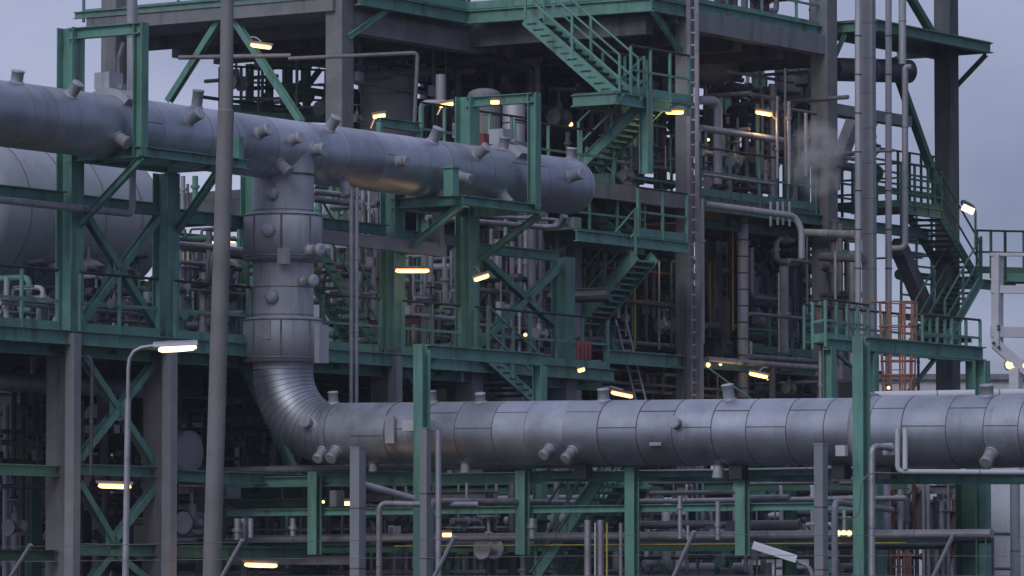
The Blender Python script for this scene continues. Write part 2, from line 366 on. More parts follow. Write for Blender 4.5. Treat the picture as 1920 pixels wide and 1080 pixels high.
# elbow
el = []
for k in range(15):
    w = k/14*math.pi/2; el.append(c0 + Z*(ez+BR) + (-W)*(BR*(1-math.cos(w))) - Z*(BR*math.sin(w)))
MB().tube(el, .57, 64, False).build('elbow', ALU, dp)
for k in range(0, 15, 1):
    w = k/14*math.pi/2; t = ((-W)*math.sin(w) - Z*math.cos(w)); ring(dp, el[k], t, .57, 0.01, SEAM2 if k % 2 else SEAM, lift=.004)
e1 = el[-1]
LPX = [(1640, 809), (1960, 808)]
q1 = PIPEW.pt(1636, 809); q2 = PIPEW.pt(2040, 808)
MB().lathe(q1 - (-W)*0.14, -W, [(0, .585), (.01, .66), (.1, .68), (.2, .66), (.21, .61)], 56).build('joint_band', ALU2, dp)
def axis_w(px):
    lo, hi = e1, q2
    if px <= 1636: a, b = e1, q1
    else: a, b = q1, q2
    t0, t1 = -.3, 1.2
    f = lambda t: 960 + FPX*(a.lerp(b, t).x)/(a.lerp(b, t).y*1.0)     # close enough for the small tilt
    for _ in range(30):
        tm = (t0+t1)/2
        if f(tm) < px: t0 = tm
        else: t1 = tm
    return a.lerp(b, (t0+t1)/2)
def rl(px): return .575 if px < 1100 else (.583 if px < 1636 else .612)
SE = [641, 753, 827, 885, 955, 1015, 1088, 1152, 1225, 1292, 1365, 1430, 1505, 1575, 1662, 1722, 1805, 1875, 1940]
SP = [e1] + [axis_w(px) for px in SE[:14]] + [q1]; SP2 = [q1] + [axis_w(px) for px in SE[14:]] + [q2]
for sp_, r0_ in ((SP, None), (SP2, .612)):
    for k, (p_, q_) in enumerate(zip(sp_, sp_[1:])):
        rr_ = (r0_ or (.572 + .013*k/15)) + random.uniform(0, .005); MB().lathe(p_, q_-p_, [((q_-p_).length*j/8.0, rr_) for j in range(9)], 64).build('cladding_section', random.choice(CLAD), dp)
for px in SE: ring(dp, axis_w(px), -W, rl(px), 0.016)
for k, (a, b) in enumerate(zip(SE[1:], SE[2:])):
    if b in (1662,): continue
    cut_seam(dp, axis_w(a), axis_w(b), sdir(.62 if k % 2 else .12, -U), rl(a))
cut_seam(dp, axis_w(690), axis_w(750), sdir(-.1, -U), .575)
for (px, t, L_, rr) in ((628, .985, .25, .1), (612, .3, .25, .11), (629, -.62, .3, .1), (658, -.62, .3, .1), (816, .985, .26, .1), (905, .985, .22, .09), (1135, .985, .26, .1), (1376, .97, .32, .11), (1853, .985, .22, .11),
                    (1300, .22, .25, .1), (1062, -.52, .3, .1), (1104, -.55, .3, .1), (878, -.985, .26, .09), (1354, -.985, .3, .1), (704, -.97, .2, .08), (1886, -.62, .3, .11)):
    stub(dp, axis_w(px), -U, t, L_*.78, rr, rl(px))
MB().quadbox(axis_w(1262) - U*.59 - Z*.22, W*.12, U*.006, Z*.03).build('nameplate', ALU2, dp)
for (y, side, t, L_) in ((367, -U, 0, .16), (437, -U, 0, .12), (560, -U, 0, .14)):
    n = (-U*.9 - W*.25).normalized(); R = .575 if y != 437 else RB
    MB().lathe(V((c0.x, c0.y, legz(y))) + n*(R-.04), n, [(0, .13), (.1, .13), (.14, .11), (.17, .06), (.172, 0)], 20).build('stub_nozzle', ALU2, dp)
for (y, R) in ((530, .575), (473, RB)):
    n = (-W*.95 - U*.2).normalized()
    MB().lathe(V((c0.x, c0.y, legz(y))) + n*(R-.04), n, [(0, .14), (.03, .14), (.031, .1), (.3, .1), (.301, .12), (.34, .12), (.37, .07)], 20).build('stub_nozzle', ALU2, dp)
MB().box(P(532, 480, 89.2), .12, .22, .3).build('inspection_box', ALU2, dp)
MB().box(P(499, 618, 89.32), .04, .2, .36).build('inspection_plate', ALU2, dp)
MB().box(P(597, 645, 89.7), .3, .26, .72).build('inspection_box', ALU2, dp)
MB().box(axis_w(768) - U*.62 + Z*.05, .06, .2, .5).build('clamp_box', ALU2, dp)
MB().box(axis_w(826) - U*.72 + Z*.12, .3, .5, .2).build('clamp_box', WHITE, dp)
for px in (1093, 1385, 1577, 1664): MB().box(axis_w(px) - Z*.7, .24, .26, .26).build('pipe_shoe', DARK, dp)
# ---------------------------------------------------------------- LEFT RACK (green frame)
rk = thing('pipe_rack', 'green steel rack with fireproofed legs carrying the high pipe, left of the concrete tower', 'steel frame', V((-7.9, 86.05, 0)))
for (px, py, top) in ((131, 400, 53), (311, 500, 325), (736, 500, 362), (876, 500, 182), (1056, 600, 483)):
    column(rk, RF, px, py, top, 640 if px < 500 else (655 if px < 800 else 700), .36, .36)
for (px, w) in ((119, .44), (300, .44), (722, .4)):
    p = RF.pt(px, 800); z1 = 6.15
    MB().box(V((p.x, p.y, z1/2)), w, w, z1).build('fireproofed_leg', LEGC, rk)
    MB().box(V((p.x + .21, p.y - .45, 3.15)), .2, .2, 6.3).build('cable_duct', DUCT, rk)
for px in (880, 1056): sqcol(rk, RF.pt(px, 800), 700, 1290, .4, CONC, 'fireproofed_leg')
# rear row
RB_ = RF.shift(W*5.0)
for px in (-120, 60, 470, 640, 800): column(rk, RB_, px, 600, 330, 1290, .32, .32, GREEN2)
hbeam(rk, RF, -60, 352, 118, .2, .22); hbeam(rk, RF, 148, 377, 296, .2, .22); hbeam(rk, RF, 328, 404, 470, .2, .24)
hbeam(rk, RF, 590, 417, 722, .18, .2); hbeam(rk, RF, 752, 440, 862, .18, .18)
hbeam(rk, RF, 892, 465, 1040, .18, .2)
hbeam(rk, RF, -60, 878, 108, .22, .2); hbeam(rk, RF, 143, 880, 296, .22, .2); hbeam(rk, RF, 327, 892, 720, .22, .22)
hbeam(rk, RF, 143, 1030, 296, .22, .22); hbeam(rk, RF, 327, 1034, 730, .22, .22); hbeam(rk, RF, -60, 1040, 100, .2, .2, GREEN3)
for (a, b, c, d) in ((150, 388, 298, 622), (296, 408, 150, 606), (150, 662, 293, 878), (298, 668, 146, 862), (146, 905, 208, 1010), (296, 905, 214, 1010), (205, 1040, 160, 1100), (215, 1040, 290, 1100),
                     (890, 470, 1042, 612), (1048, 500, 893, 650), (752, 690, 800, 760), (460, 690, 560, 900)):
    brace(rk, RF, a, b, c, d, .13)
for (x, y) in ((216, 771), (209, 1013), (215, 1035)):
    c = RF.pt(x, y) - W*.03; MB().quadbox(c, U*.19, W*.012, Z*.17).build('gusset', GREEN, rk)
c = RF.pt(222, 502) - W*.03; MB().quadbox(c, U*.16, W*.012, Z*.13).build('gusset', GREEN, rk)
# hanger portals round the high pipe
def wbeam(par, p, ln, b=.18, h=.2, m=None, name='beam'):
    MB().ibeam(p, p - W*ln, b, h).build(name, m or GREEN, par); return p - W*ln
pt_ = RF.pt(131, 64); e_ = wbeam(rk, pt_ + V((0, 0, 0)), 1.62); hx = 960
MB().ibeam(V((e_.x, e_.y, zof(e_.y, 292))), V((e_.x, e_.y, e_.z + .1)), .2, .2, W, tf=.015, tw=.01).build('hanger_post', GREEN, rk)
pt2 = RF.pt(876, 192); e2_ = wbeam(rk, pt2, 1.62)
MB().ibeam(V((e2_.x, e2_.y, zof(e2_.y, 392))), V((e2_.x, e2_.y, e2_.z + .1)), .2, .2, W, tf=.015, tw=.01).build('hanger_post', GREEN, rk)
b1 = wbeam(rk, RF.pt(131, 293), 1.66); b2 = RH.ptz(462, b1.z); MB().ibeam(b1, b2, .18, .18).build('beam', GREEN, rk)
b3 = wbeam(rk, RF.ptz(311, b1.z), 1.66)
for t in (.3, .6): wq = RF.ptz(131, b1.z).lerp(RF.ptz(311, b1.z), t); wbeam(rk, wq, 1.55, .1, .12)
MB().ibeam(RF.ptz(131, b1.z), RF.ptz(325, b1.z), .18, .18).build('beam', GREEN, rk)
brace3(rk, b1 + Z*-.1, V((RF.pt(135, 427).x, RF.pt(135, 427).y, zof(86, 427))) - W*.1, .11)
brace3(rk, b2.lerp(b1, .25) - Z*.1, RF.pt(322, 437) - W*.1, .11)
c1 = wbeam(rk, RF.pt(736, 382), 1.66); c2 = RH.ptz(1012, c1.z); MB().ibeam(c1, c2, .18, .18).build('beam', GREEN, rk)
wbeam(rk, RF.ptz(876, c1.z), 1.62); MB().ibeam(RF.ptz(736, c1.z), RF.ptz(880, c1.z), .18, .18).build('beam', GREEN, rk)
brace3(rk, c1 - Z*.1, RF.pt(742, 480) - W*.1, .11); brace3(rk, c2 - Z*.1, RF.pt(885, 492) - W*.1, .11)
p = RH.pt(846, 368); MB().box(V((p.x, p.y, (c1.z + zof(p.y, 316))/2 + .05)), .2, .22, zof(p.y, 316)-c1.z).build('short_post', GREEN, rk)
MB().quadbox(V((p.x, p.y, zof(p.y, 315))), U*.14, W*.14, Z*.012).build('cap_plate', GREEN2, rk)
p = RH.pt(446, 300); MB().box(V((p.x, p.y, (b1.z + zof(p.y, 262))/2 + .05)), .14, .16, zof(p.y, 262)-b1.z).build('short_post', GREEN, rk)
# deck of the rack at its first level
DZ = RF.pt(131, 636).z
deckf = RF.shift(-W*.35)
d0, d1 = deckf.ptz(-120, DZ), deckf.ptz(1150, DZ)
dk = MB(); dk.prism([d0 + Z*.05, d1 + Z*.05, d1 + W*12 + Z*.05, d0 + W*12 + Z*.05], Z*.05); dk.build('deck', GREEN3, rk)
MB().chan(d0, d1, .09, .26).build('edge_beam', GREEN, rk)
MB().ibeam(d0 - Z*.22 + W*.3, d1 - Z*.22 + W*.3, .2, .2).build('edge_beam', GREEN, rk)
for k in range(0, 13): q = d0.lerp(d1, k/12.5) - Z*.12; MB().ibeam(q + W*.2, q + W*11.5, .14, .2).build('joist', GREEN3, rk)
for a, b in ((-100, 108), (150, 296), (328, 470), (605, 712), (756, 862), (892, 1140)):
    railing(rk, [deckf.ptz(a, DZ + .1), deckf.ptz(b, DZ + .1)], 1.08, 1.0)
# upper-right small landing of the rack (tail of the deck)
# ---------------------------------------------------------------- CONCRETE TOWER
tw = thing('process_tower', 'concrete framed process tower with open floors filling the upper right', 'tower', V((3, 106, 0)))
def slab(Q, lu, lw, z, th, m=CONC, name='floor_slab', par=None):
    o = V((Q.x, Q.y, z)); MB().prism([o, o + U*lu, o + U*lu + W*lw, o + W*lw], Z*th).build(name, m, par or tw)
C0 = V((-3.79, 105, 0)); T2Q = T2.pt(1290, 355); T2L = T2.pt(1087, 320); T2R = T2.pt(1560, 370); T2RR = T2.pt(1786, 400)
def colz(p, z0, z1, s, m=CONC, name='column'): MB().box(V((p.x, p.y, (z0+z1)/2)), s, s, z1-z0).build(name, m, tw)
colz(C0, 0, 19, .44)
colz(T1W.pt(214, 90), 0, 17, .42)
colz(T2.pt(1072, 400), 0, zof(T2.pt(1072, 400).y, 408), .3, DUCT)
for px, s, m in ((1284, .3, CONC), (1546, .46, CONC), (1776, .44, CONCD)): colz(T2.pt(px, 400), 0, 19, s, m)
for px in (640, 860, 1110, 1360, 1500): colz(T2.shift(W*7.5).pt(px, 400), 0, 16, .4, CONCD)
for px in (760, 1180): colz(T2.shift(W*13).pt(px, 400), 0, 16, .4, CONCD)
zt1 = zof(105, 22)
slab(C0 - W*.2, 14, 7.2, zt1, .32)
MB().box(V((C0.x, C0.y, 0)) + W*3.4 + Z*(zt1+.17) - U*.16, .36, 6.9, .36).build('edge_beam', CONC, tw)
MB().box(V((C0.x, C0.y, 0)) + U*4 + Z*(zt1-.15) - W*.02, 7.6, .36, .6).build('edge_beam', CONC, tw)
for k in (1.6, 3.2, 4.8, 6.4): MB().box(C0 + U*k + W*3.6 + Z*(zt1-.14), .22, 6.9, .3).build('edge_beam', CONCD, tw)
zt2 = zof(T2.pt(1317, 62).y, 62)
sl = T2.ptz(1232, zt2); sr = T2.ptz(1556, zt2)
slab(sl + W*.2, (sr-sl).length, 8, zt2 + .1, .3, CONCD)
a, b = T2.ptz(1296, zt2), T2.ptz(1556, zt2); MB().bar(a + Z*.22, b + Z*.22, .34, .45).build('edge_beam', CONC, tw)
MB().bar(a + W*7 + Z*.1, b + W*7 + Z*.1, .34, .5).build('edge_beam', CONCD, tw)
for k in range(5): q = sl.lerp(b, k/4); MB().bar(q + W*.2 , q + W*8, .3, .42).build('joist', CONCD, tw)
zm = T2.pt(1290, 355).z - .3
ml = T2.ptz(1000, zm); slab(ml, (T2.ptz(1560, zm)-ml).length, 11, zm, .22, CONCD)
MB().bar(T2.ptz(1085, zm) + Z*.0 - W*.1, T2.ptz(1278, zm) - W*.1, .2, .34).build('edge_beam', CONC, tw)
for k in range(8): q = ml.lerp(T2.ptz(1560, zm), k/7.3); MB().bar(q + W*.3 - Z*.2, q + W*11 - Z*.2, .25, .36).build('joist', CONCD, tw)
zl = T2.pt(1290, 680).z
q0, q1_ = T2.ptz(1132, zl), T2.ptz(1276, zl); MB().ibeam(q0, q1_, .22, .3).build('edge_beam', GREEN, tw)
slab(T2.ptz(1132, zl) + W*.3, 13, 13, zl + .1, .08, DARK, 'deck')
ln_ = T2.ptz(1545, zl)
MB().ibeam(T2.ptz(1310, zl), T2.ptz(1530, zl), .18, .2).build('edge_beam', GREEN2, tw)
# mid floor green edge right of the ladder
MB().ibeam(T2.ptz(1312, zm) - Z*.02, T2.ptz(1740, zm) - Z*.02, .2, .24).build('edge_beam', GREEN2, tw)
MB().ibeam(T2.ptz(1312, zm) - Z*.36 + W*.4, T2.ptz(1560, zm) - Z*.36 + W*.4, .2, .2).build('edge_beam', GREEN3, tw)
# upper floor green fascia and balconies
MB().chan(a + Z*.56, b + Z*.56, .1, .22).build('edge_beam', GREEN, tw)
for (f_, x0, x1) in ((T1.shift(W*6.9), 655, 1010), (T2.shift(W*8), 930, 1150)):
    a2, b2 = f_.ptz(x0, zm + .2), f_.ptz(x1, zm + .2); MB().bar(a2 + Z*1.7, b2 + Z*1.7, .2, 3.4).build('light_blocking_wall', CONCD, tw)  # walls added to block back light and deepen the gloom
railing(tw, [a + Z*.6, b + Z*.6], 1.1, 1.7, GREEN)
railing(tw, [T2.ptz(1314, zm + .2), T2.ptz(1530, zm + .2)], 1.1, 1.4, GREEN2)
railing(tw, [T2.ptz(965, zm + .2) , T2.ptz(1150, zm + .2)], 1.1, 1.3, GREEN)
# balcony on the left block, stepping out to the ladder column
B0 = V((C0.x, C0.y, zof(105, 18))) - W*.5; zb = zof(106.0, 10)
B0.z = zb; B1 = T1.shift(-W*.5).ptz(876, zb); B2 = T2.shift(-W*.1).ptz(1222, zb); B3 = T2.shift(-W*.1).ptz(1296, zb)
for (p, q) in ((B0, B1), (B1, B2), (B2, B3)):
    MB().ibeam(p, q, .16, .3).build('balcony_beam', GREEN, tw)
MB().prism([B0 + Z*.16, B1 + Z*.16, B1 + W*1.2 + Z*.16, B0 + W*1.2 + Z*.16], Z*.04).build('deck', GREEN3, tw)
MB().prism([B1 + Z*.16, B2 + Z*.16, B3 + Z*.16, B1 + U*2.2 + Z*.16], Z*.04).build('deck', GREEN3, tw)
MB().ibeam(B1 + U*1.3 - Z*.2, B2 + U*1.1 - Z*.2, .14, .2).build('balcony_beam', GREEN2, tw)
railing(tw, [B0 + Z*.18, B1 + Z*.18, B2 + Z*.18, B3 + Z*.18], 1.1, 1.3, GREEN)
brace3(tw, V((B2.x, B2.y, zb - .1)), T2.pt(1290, 118), .1)
brace3(tw, B0.lerp(B1, .28) - Z*.1, C0 - W*.25 + Z*zof(105, 70), .1)
# left block diagonal braces and top railing
lbf = T1W.shift(-U*.1)
brace(tw, lbf, 412, 38, 316, 190, .14, GREEN); brace(tw, lbf, 440, 38, 565, 228, .14, GREEN)
lr = [C0 + W*7.2 + Z*(zt1+.36), C0 + Z*(zt1+.36) + W*.4]; railing(tw, lr, 1.1, 1.5, GREEN)
MB().chan(lr[0] - U*.3, lr[1] - U*.3, .08, .16).build('edge_beam', GREEN, tw)
# right-hand canopy
zc = T2.pt(1640, 66).z
k0, k1 = T2.shift(-W*1.0).ptz(1640, zc), T2.shift(-W*1.0).ptz(1856, zc)
MB().ibeam(k0, k1, .2, .26).build('canopy_beam', GREEN2, tw)
MB().ibeam(k0, k0 + W*2.1, .18, .24).build('canopy_beam', GREEN2, tw)
MB().ibeam(k1, k1 + W*2.6, .18, .24).build('canopy_beam', GREEN2, tw)
MB().ibeam(k0 + W*1.3 - Z*.1, k1 + W*1.3 - Z*.1, .18, .24).build('canopy_beam', GREEN2, tw)
MB().prism([k0 + Z*.13, k1 + Z*.13, k1 + W*2.4 + Z*.13, k0 + W*2.4 + Z*.13], Z*.03).build('canopy_deck', GREEN3, tw)
brace3(tw, k1 - Z*.15 + W*.1, T2.pt(1790, 165), .09, GREEN3); brace3(tw, k0 + W*.8 - Z*.15, T2.pt(1560, 118), .09, GREEN2)
brace(tw, T2, 1704, -10, 1768, 98, .16, GREEN3); brace(tw, T2, 1672, 108, 1765, 372, .16, GREEN3)
p, q = T2.shift(W*.5).pt(1682, 455), T2.shift(W*.5).pt(1752, 620); MB().bar(p, q, .34, .34).build('brace', CONC, tw)
MB().bar(T2.pt(1560, 205), T2.ptz(1700, T2.pt(1560, 205).z), .3, .26).build('beam', CONC, tw)
# mid landings, columns of the stair bay
column(tw, T2.shift(-W*1.2), 1211, 250, 172, 326, .22, .22, GREEN, 'landing_post')
# ---------------------------------------------------------------- STAIRS OF THE TOWER
F12 = T2.shift(-W*1.2)
la = F12.pt(1160, 185); zA = la.z
FWA = Face((F12.pt(1162, 190).x, F12.pt(1162, 190).y), W); qq = F12.shift(W*.15).pt(1205, 200); FWB = Face((qq.x, qq.y), W); qq = F12.shift(-W*.35).pt(1205, 480); FWC = Face((qq.x, qq.y), W)
lp = thing('stair_landing', 'green landing halfway up the tower stair, left of the cable ladder', 'platform', la)
l0, l1 = F12.ptz(1155, zA), F12.ptz(1292, zA)
for (p, q) in ((l0, l1), (l0, l0 + W*1.1), (l0 + W*1.1, l1 + W*1.1)): MB().ibeam(p, q, .12, .26).build('edge_beam', GREEN, lp)
MB().prism([l0 + Z*.135, l1 + Z*.135, l1 + W*1.1 + Z*.135, l0 + W*1.1 + Z*.135], Z*.03).build('deck', GREEN3, lp)
railing(lp, [l0.lerp(l1, .2) + Z*.15, l1 + Z*.15], 1.05, .9, GREEN)
railing(lp, [l0.lerp(l1, .4) + W*1.1 + Z*.15, l1 + W*1.1 + Z*.15], 1.05, .9, GREEN2)
stair('green stair descending from the top balcony to the tower landing', FWA.pt(1162, 190), FWA.pt(985, 34), U*.75, 14, GREEN, rails=(0, 1), strh=.32)
stair('green stair running down left from the tower landing to the middle floor', FWB.pt(1085, 314), FWB.pt(1208, 192), U*.75, 12, GREEN, rails=(0,), tread=GREEN2)
# second landing
lb = F12.pt(1086, 442); zB = lb.z
lp2 = thing('stair_landing', 'green lower landing with rails beside the concrete column, below the middle floor', 'platform', lb)
l0, l1 = F12.ptz(1080, zB), F12.ptz(1288, zB)
for (p, q) in ((l0, l1), (l0 + W*1.1, l1 + W*1.1)): MB().ibeam(p, q, .12, .24).build('edge_beam', GREEN, lp2)
MB().prism([l0 + Z*.13, l1 + Z*.13, l1 + W*1.1 + Z*.13, l0 + W*1.1 + Z*.13], Z*.03).build('deck', GREEN3, lp2)
railing(lp2, [l0.lerp(l1, .55) + Z*.14, l1 + Z*.14], 1.05, .85, GREEN); railing(lp2, [l0 + W*1.1 + Z*.14, l1 + W*1.1 + Z*.14], 1.05, 1.0, GREEN2)
stair('green stair dropping right from the domed pipe end to the lower landing', FWC.shift(U*1.3).pt(1165, 452), FWC.shift(U*1.3).pt(1065, 356), U*.75, 9, GREEN2, rails=(1,))
stair('long green stair with open treads rising to the lower landing', FWC.pt(1074, 616), FWC.pt(1192, 478), U*.8, 13, GREEN, rails=(0,), tread=GREEN, strh=.28)
# rack stair behind the downpipe
RS = RF.shift(W*1.2)
stair('dark green stair behind the stepped downpipe dropping to the rack deck', RS.pt(722, 672), RS.pt(600, 465), W*.62, 14, GREEN, rails=(0,))
stair('short green stair under the front beam right of the green post', RF.shift(-W*.6).pt(1008, 752), RF.shift(-W*.6).pt(915, 668), W*.8, 8, GREEN, rails=(0,))
# right outside stair
F3 = T2.shift(-W*.6)
stair('green outside stair zigzagging down beside the last tower column', F3.pt(1838, 530), F3.pt(1752, 382), W*.75 - U*.2, 15, GREEN3, rails=(0,), hgt=1.0)
stair('lowest green flight of the outside stair ending at the caged platform', F3.shift(-W*.2).pt(1772, 640), F3.shift(-W*.2).pt(1840, 520), W*.7 - U*.2, 12, GREEN2, rails=(0, 1))
s0 = T2.shift(-W*.6); zz = s0.pt(1720, 392).z
rp = thing('stair_landing', 'dark landing with curved rails at the head of the outside stair', 'platform', s0.ptz(1720, zz))
a_, b_ = s0.ptz(1690, zz), s0.ptz(1765, zz)
MB().prism([a_, b_, b_ + W*2, a_ + W*2], Z*.06).build('deck', GREEN3, rp); MB().ibeam(a_ - Z*.05, b_ - Z*.05, .12, .22).build('edge_beam', GREEN2, rp)
railing(rp, [a_ + W*2, a_ + Z*.0, b_], 1.05, .6, GREEN3, mids=2); railing(rp, [a_ + W*2, b_ + W*2], 1.05, .6, GREEN3, mids=2)
zz = s0.pt(1838, 522).z
rp2 = thing('stair_landing', 'green landing leading right to the white frame at the picture edge', 'platform', s0.ptz(1840, zz))
a_, b_ = s0.shift(W*1).ptz(1780, zz), s0.ptz(1960, zz)
MB().ibeam(a_, a_ + U*3.5 - W*0, .14, .24).build('edge_beam', GREEN3, rp2)
c_ = P(1885, 522, 116); d_ = P(1990, 524, 116)
MB().bar(c_, d_, .9, .2).build('deck', GREEN2, rp2); railing(rp2, [c_ + Z*.1, d_ + Z*.1], 1.05, .5, GREEN3, mids=1)
railing(rp2, [P(1832, 520, 117) + Z*.1, c_ + Z*.1], 1.05, .7, GREEN3, mids=1)
# ---------------------------------------------------------------- LOWER RIGHT CAGED PLATFORM
PR = Face(P(1550, 640, 98), U); zr = PR.pt(1550, 643).z
cp = thing('caged_platform', 'green railed platform above the right end of the low pipe, with orange hoops', 'platform', V((PR.pt(1550, 640).x, PR.pt(1550, 640).y, 0)))
a_, b_ = PR.ptz(1548, zr), PR.ptz(1838, zr)
MB().prism([a_, b_, b_ + W*.5, a_ + W*.5], Z*.05).build('deck', GREEN3, cp); MB().ibeam(a_ - Z*.02, b_ - Z*.02, .14, .24).build('edge_beam', GREEN, cp)
railing(cp, [a_ + W*.3, a_ + Z*.04, PR.ptz(1628, zr)], .86, .45, GREEN); railing(cp, [PR.ptz(1730, zr), b_], .78, .7, GREEN); railing(cp, [a_ + W*.5, b_ + W*.5], .8, .7, GREEN2)
for px in (1556, 1636, 1822): column(cp, PR, px, 700, 650, 1300, .2, .2, GREEN)
brace(cp, PR, 1565, 660, 1600, 690, .06, GREEN2); brace(cp, PR, 1755, 670, 1700, 740, .07, GREEN3)
hbeam(cp, PR.shift(-W*.5), 1640, 952, 1815, .2, .26, GREEN3)
# cage of the ladder
cg = thing('caged_ladder', 'orange hooped safety ladder passing through the right platform', 'ladder', V((PR.pt(1685, 700).x, PR.pt(1685, 700).y, 0)))
cc = PR.shift(-W*.4).pt(1684, 650); zt0, zb0 = zof(cc.y, 567), zof(cc.y, 760)
MB().tube([PR.pt(1632, 566), V((cc.x, cc.y, zof(cc.y, 566))) + W*.3], .022, 6).build('rail', ORANGE, cg)
for (ang) in range(0, 360, 40):
    w = math.radians(ang); o_ = V((math.cos(w)*.32, math.sin(w)*.3, 0))
    MB().bar(V((cc.x, cc.y, zb0)) + o_, V((cc.x, cc.y, zt0)) + o_*1.25, .035, .012).build('cage_bar', ORANGE, cg)
for py in (567, 612, 640, 677, 704, 735):
    z = zof(cc.y, py); k = 1.0 + .25*(z-zb0)/(zt0-zb0); pts = [V((cc.x + math.cos(t/16*2*math.pi)*.325*k, cc.y + math.sin(t/16*2*math.pi)*.305*k, z)) for t in range(17)]
    MB().tube(pts, .017, 6, False).build('hoop', ORANGE, cg)
for sx in (-.16, .16): MB().bar(V((cc.x+sx, cc.y+.25, 0)), V((cc.x+sx, cc.y+.25, zt0)), .04, .02).build('stile', ORANGE, cg)
for k in range(30):
    z = 1 + k*.28
    if z < zt0: MB().tube([V((cc.x-.16, cc.y+.25, z)), V((cc.x+.16, cc.y+.25, z))], .012, 6).build('rung', ORANGE, cg)
# ---------------------------------------------------------------- FRONT PORTALS AND LOW RACK
def front_post(px, Y, top, label, right):
    p = P(px, top, Y); t = thing('support_post', label, 'steel post', V((p.x, p.y, 0)))
    MB().box(V((p.x, p.y, p.z/2)), .02, .2, p.z).build('flange', GREEN, t)
    MB().box(V((p.x, p.y, p.z/2 - .05)) + U*.12, .2, .012, p.z-.1).build('web', GREEN, t)
    MB().box(V((p.x, p.y, p.z/2 - .05)) + U*.24, .02, .2, p.z-.1).build('flange', GREEN, t)
    q = V((p.x, p.y, p.z - .12)) + U*.25; f = Face(q, U); e = f.ptz(right, q.z)
    MB().ibeam(q, e, .16, .24).build('beam', GREEN, t)
    f2 = V((e.x, e.y, 0)); MB().ibeam(V((e.x, e.y, 0)), e - Z*.12, .2, .2, W, tf=.018).build('rear_post', GREEN, t)
    brace3(t, q + U*.1 - Z*.28, q + U*.35 - Z*.05, .05)
    return t
front_post(784, 86.4, 645, 'slender green post in front of the low pipe near its elbow', 1012)
front_post(1608, 80.6, 630, 'tall green post crossing the low pipe at its joint band on the right', 1842)
LR = PIPEW.shift(U*.4)
lr_ = thing('low_pipe_rack', 'low green rack of beams and stub posts under the long low pipe', 'steel frame', V((LR.pt(1000, 1000).x, LR.pt(1000, 1000).y, 0)))
for (px, top, bot) in ((590, 884, 1040), (980, 882, 1040), (1185, 876, 1110), (1392, 882, 1042)):
    p = LR.shift(-U*.25).pt(px, 960); MB().ibeam(V((p.x, p.y, zof(p.y, bot))), V((p.x, p.y, zof(p.y, top))), .2, .18, U, tf=.02).build('stub_post', GREEN, lr_)
hbeam(lr_, LR, 425, 962, 1650, .18, .13); hbeam(lr_, LR.shift(U*.1), 425, 905, 1010, .2, .2)
hbeam(lr_, LR.shift(U*.1), 1035, 893, 1700, .18, .1, GREEN2)
for (x0, y0, x1) in ((992, 893, 1176), (1198, 893, 1380), (1404, 893, 1560), (600, 894, 770), (1625, 897, 1960)):
    p = LR.pt(x0, y0); f = Face(p, (U*.75 - W).normalized()); q = f.ptz(x1, p.z); MB().ibeam(p, q, .16, .2).build('beam', GREEN, lr_)
hbeam(lr_, LR.shift(U*1.6), 430, 1030, 1780, .2, .16, GREEN2)
hbeam(lr_, LR.shift(U*3.5), 430, 925, 1700, .2, .2, GREEN3)
column(lr_, LR.shift(U*2.5), 1820, 990, 905, 1290, .4, .4, GREEN3)
column(lr_, LR.shift(U*2.5), 1640, 990, 905, 1290, .25, .25, GREEN2)
for px in (500, 860, 1100, 1300, 1480): column(lr_, LR.shift(U*4), px, 990, 880, 1290, .2, .2, GREEN3)
# grey ducts and pipes in front
def sqd(px, Y, top, w, label):
    p = P(px, top, Y); t = thing('cable_duct', label, 'duct', V((p.x, p.y, 0)))
    MB().box(V((p.x, p.y, p.z/2)), w, w, p.z).build('casing', DUCT, t)
    for k in range(1, 4): MB().box(V((p.x, p.y, p.z*k/4)), w+.012, w+.012, .02).build('joint_strip', SEAM, t)
    MB().box(V((p.x, p.y, p.z+.012)), w+.02, w+.02, .02).build('cap', GALV, t)
sqd(671, 84.5, 840, .2, 'square grey duct standing below the low pipe just right of its elbow')
sqd(798, 85, 804, .14, 'narrow square grey duct right behind the slender green post')
sqd(1539, 80, 834, .17, 'square grey duct standing in front of the low pipe left of the tall green post')
def pipe_thing(label, pts, r, m=GALV, name='pipe', flanges=(), n=14, bend=None, group=None):
    p0 = min(pts, key=lambda p: p.z); t = thing(name, label, 'pipe', p0, group)
    MB().pipe(pts, r, bend, n).build('tube', m, t)
    for k, (a, b) in enumerate(zip(pts, pts[1:])):
        L_ = (b-a).length
        if L_ > 1.2:
            ax = (b-a).normalized(); nn = int(L_/1.6)+1
            for j in range(1, nn): MB().lathe(a + ax*(L_*j/nn) - ax*.01, ax, [(0, r*1.06), (.02, r*1.06)], n).build('band', GALVD, t)
    return t
def PP(Y, *pts): return [P(x, y, Y) for (x, y) in pts]
pipe_thing('grey vertical pipe ending at the white clamp box of the low pipe', PP(84.6, (822, 1300), (822, 806)) , .055)
pipe_thing('bent grey pipe rising and turning right behind the slender green post', [P(711, 1300, 85.5), P(711, 944, 85.5), P(790, 946, 85.6), P(895, 946, 85.8)], .055)
pipe_thing('bent grey pipe turning right into the long run above the middle green beam', [P(808, 1300, 85.3), P(808, 940, 85.3), P(960, 941, 87), P(1200, 946, 92)], .06)
pipe_thing('grey pipe with a capped tee top in front of the joint band', [P(1635, 1300, 80.2), P(1635, 836, 80.2), P(1672, 840, 80.5)], .055)
pipe_thing('bent grey pipe turning right below the low pipe, beside the square duct', [P(1565, 1300, 80.5), P(1565, 941, 80.5), P(1672, 956, 83)], .055)
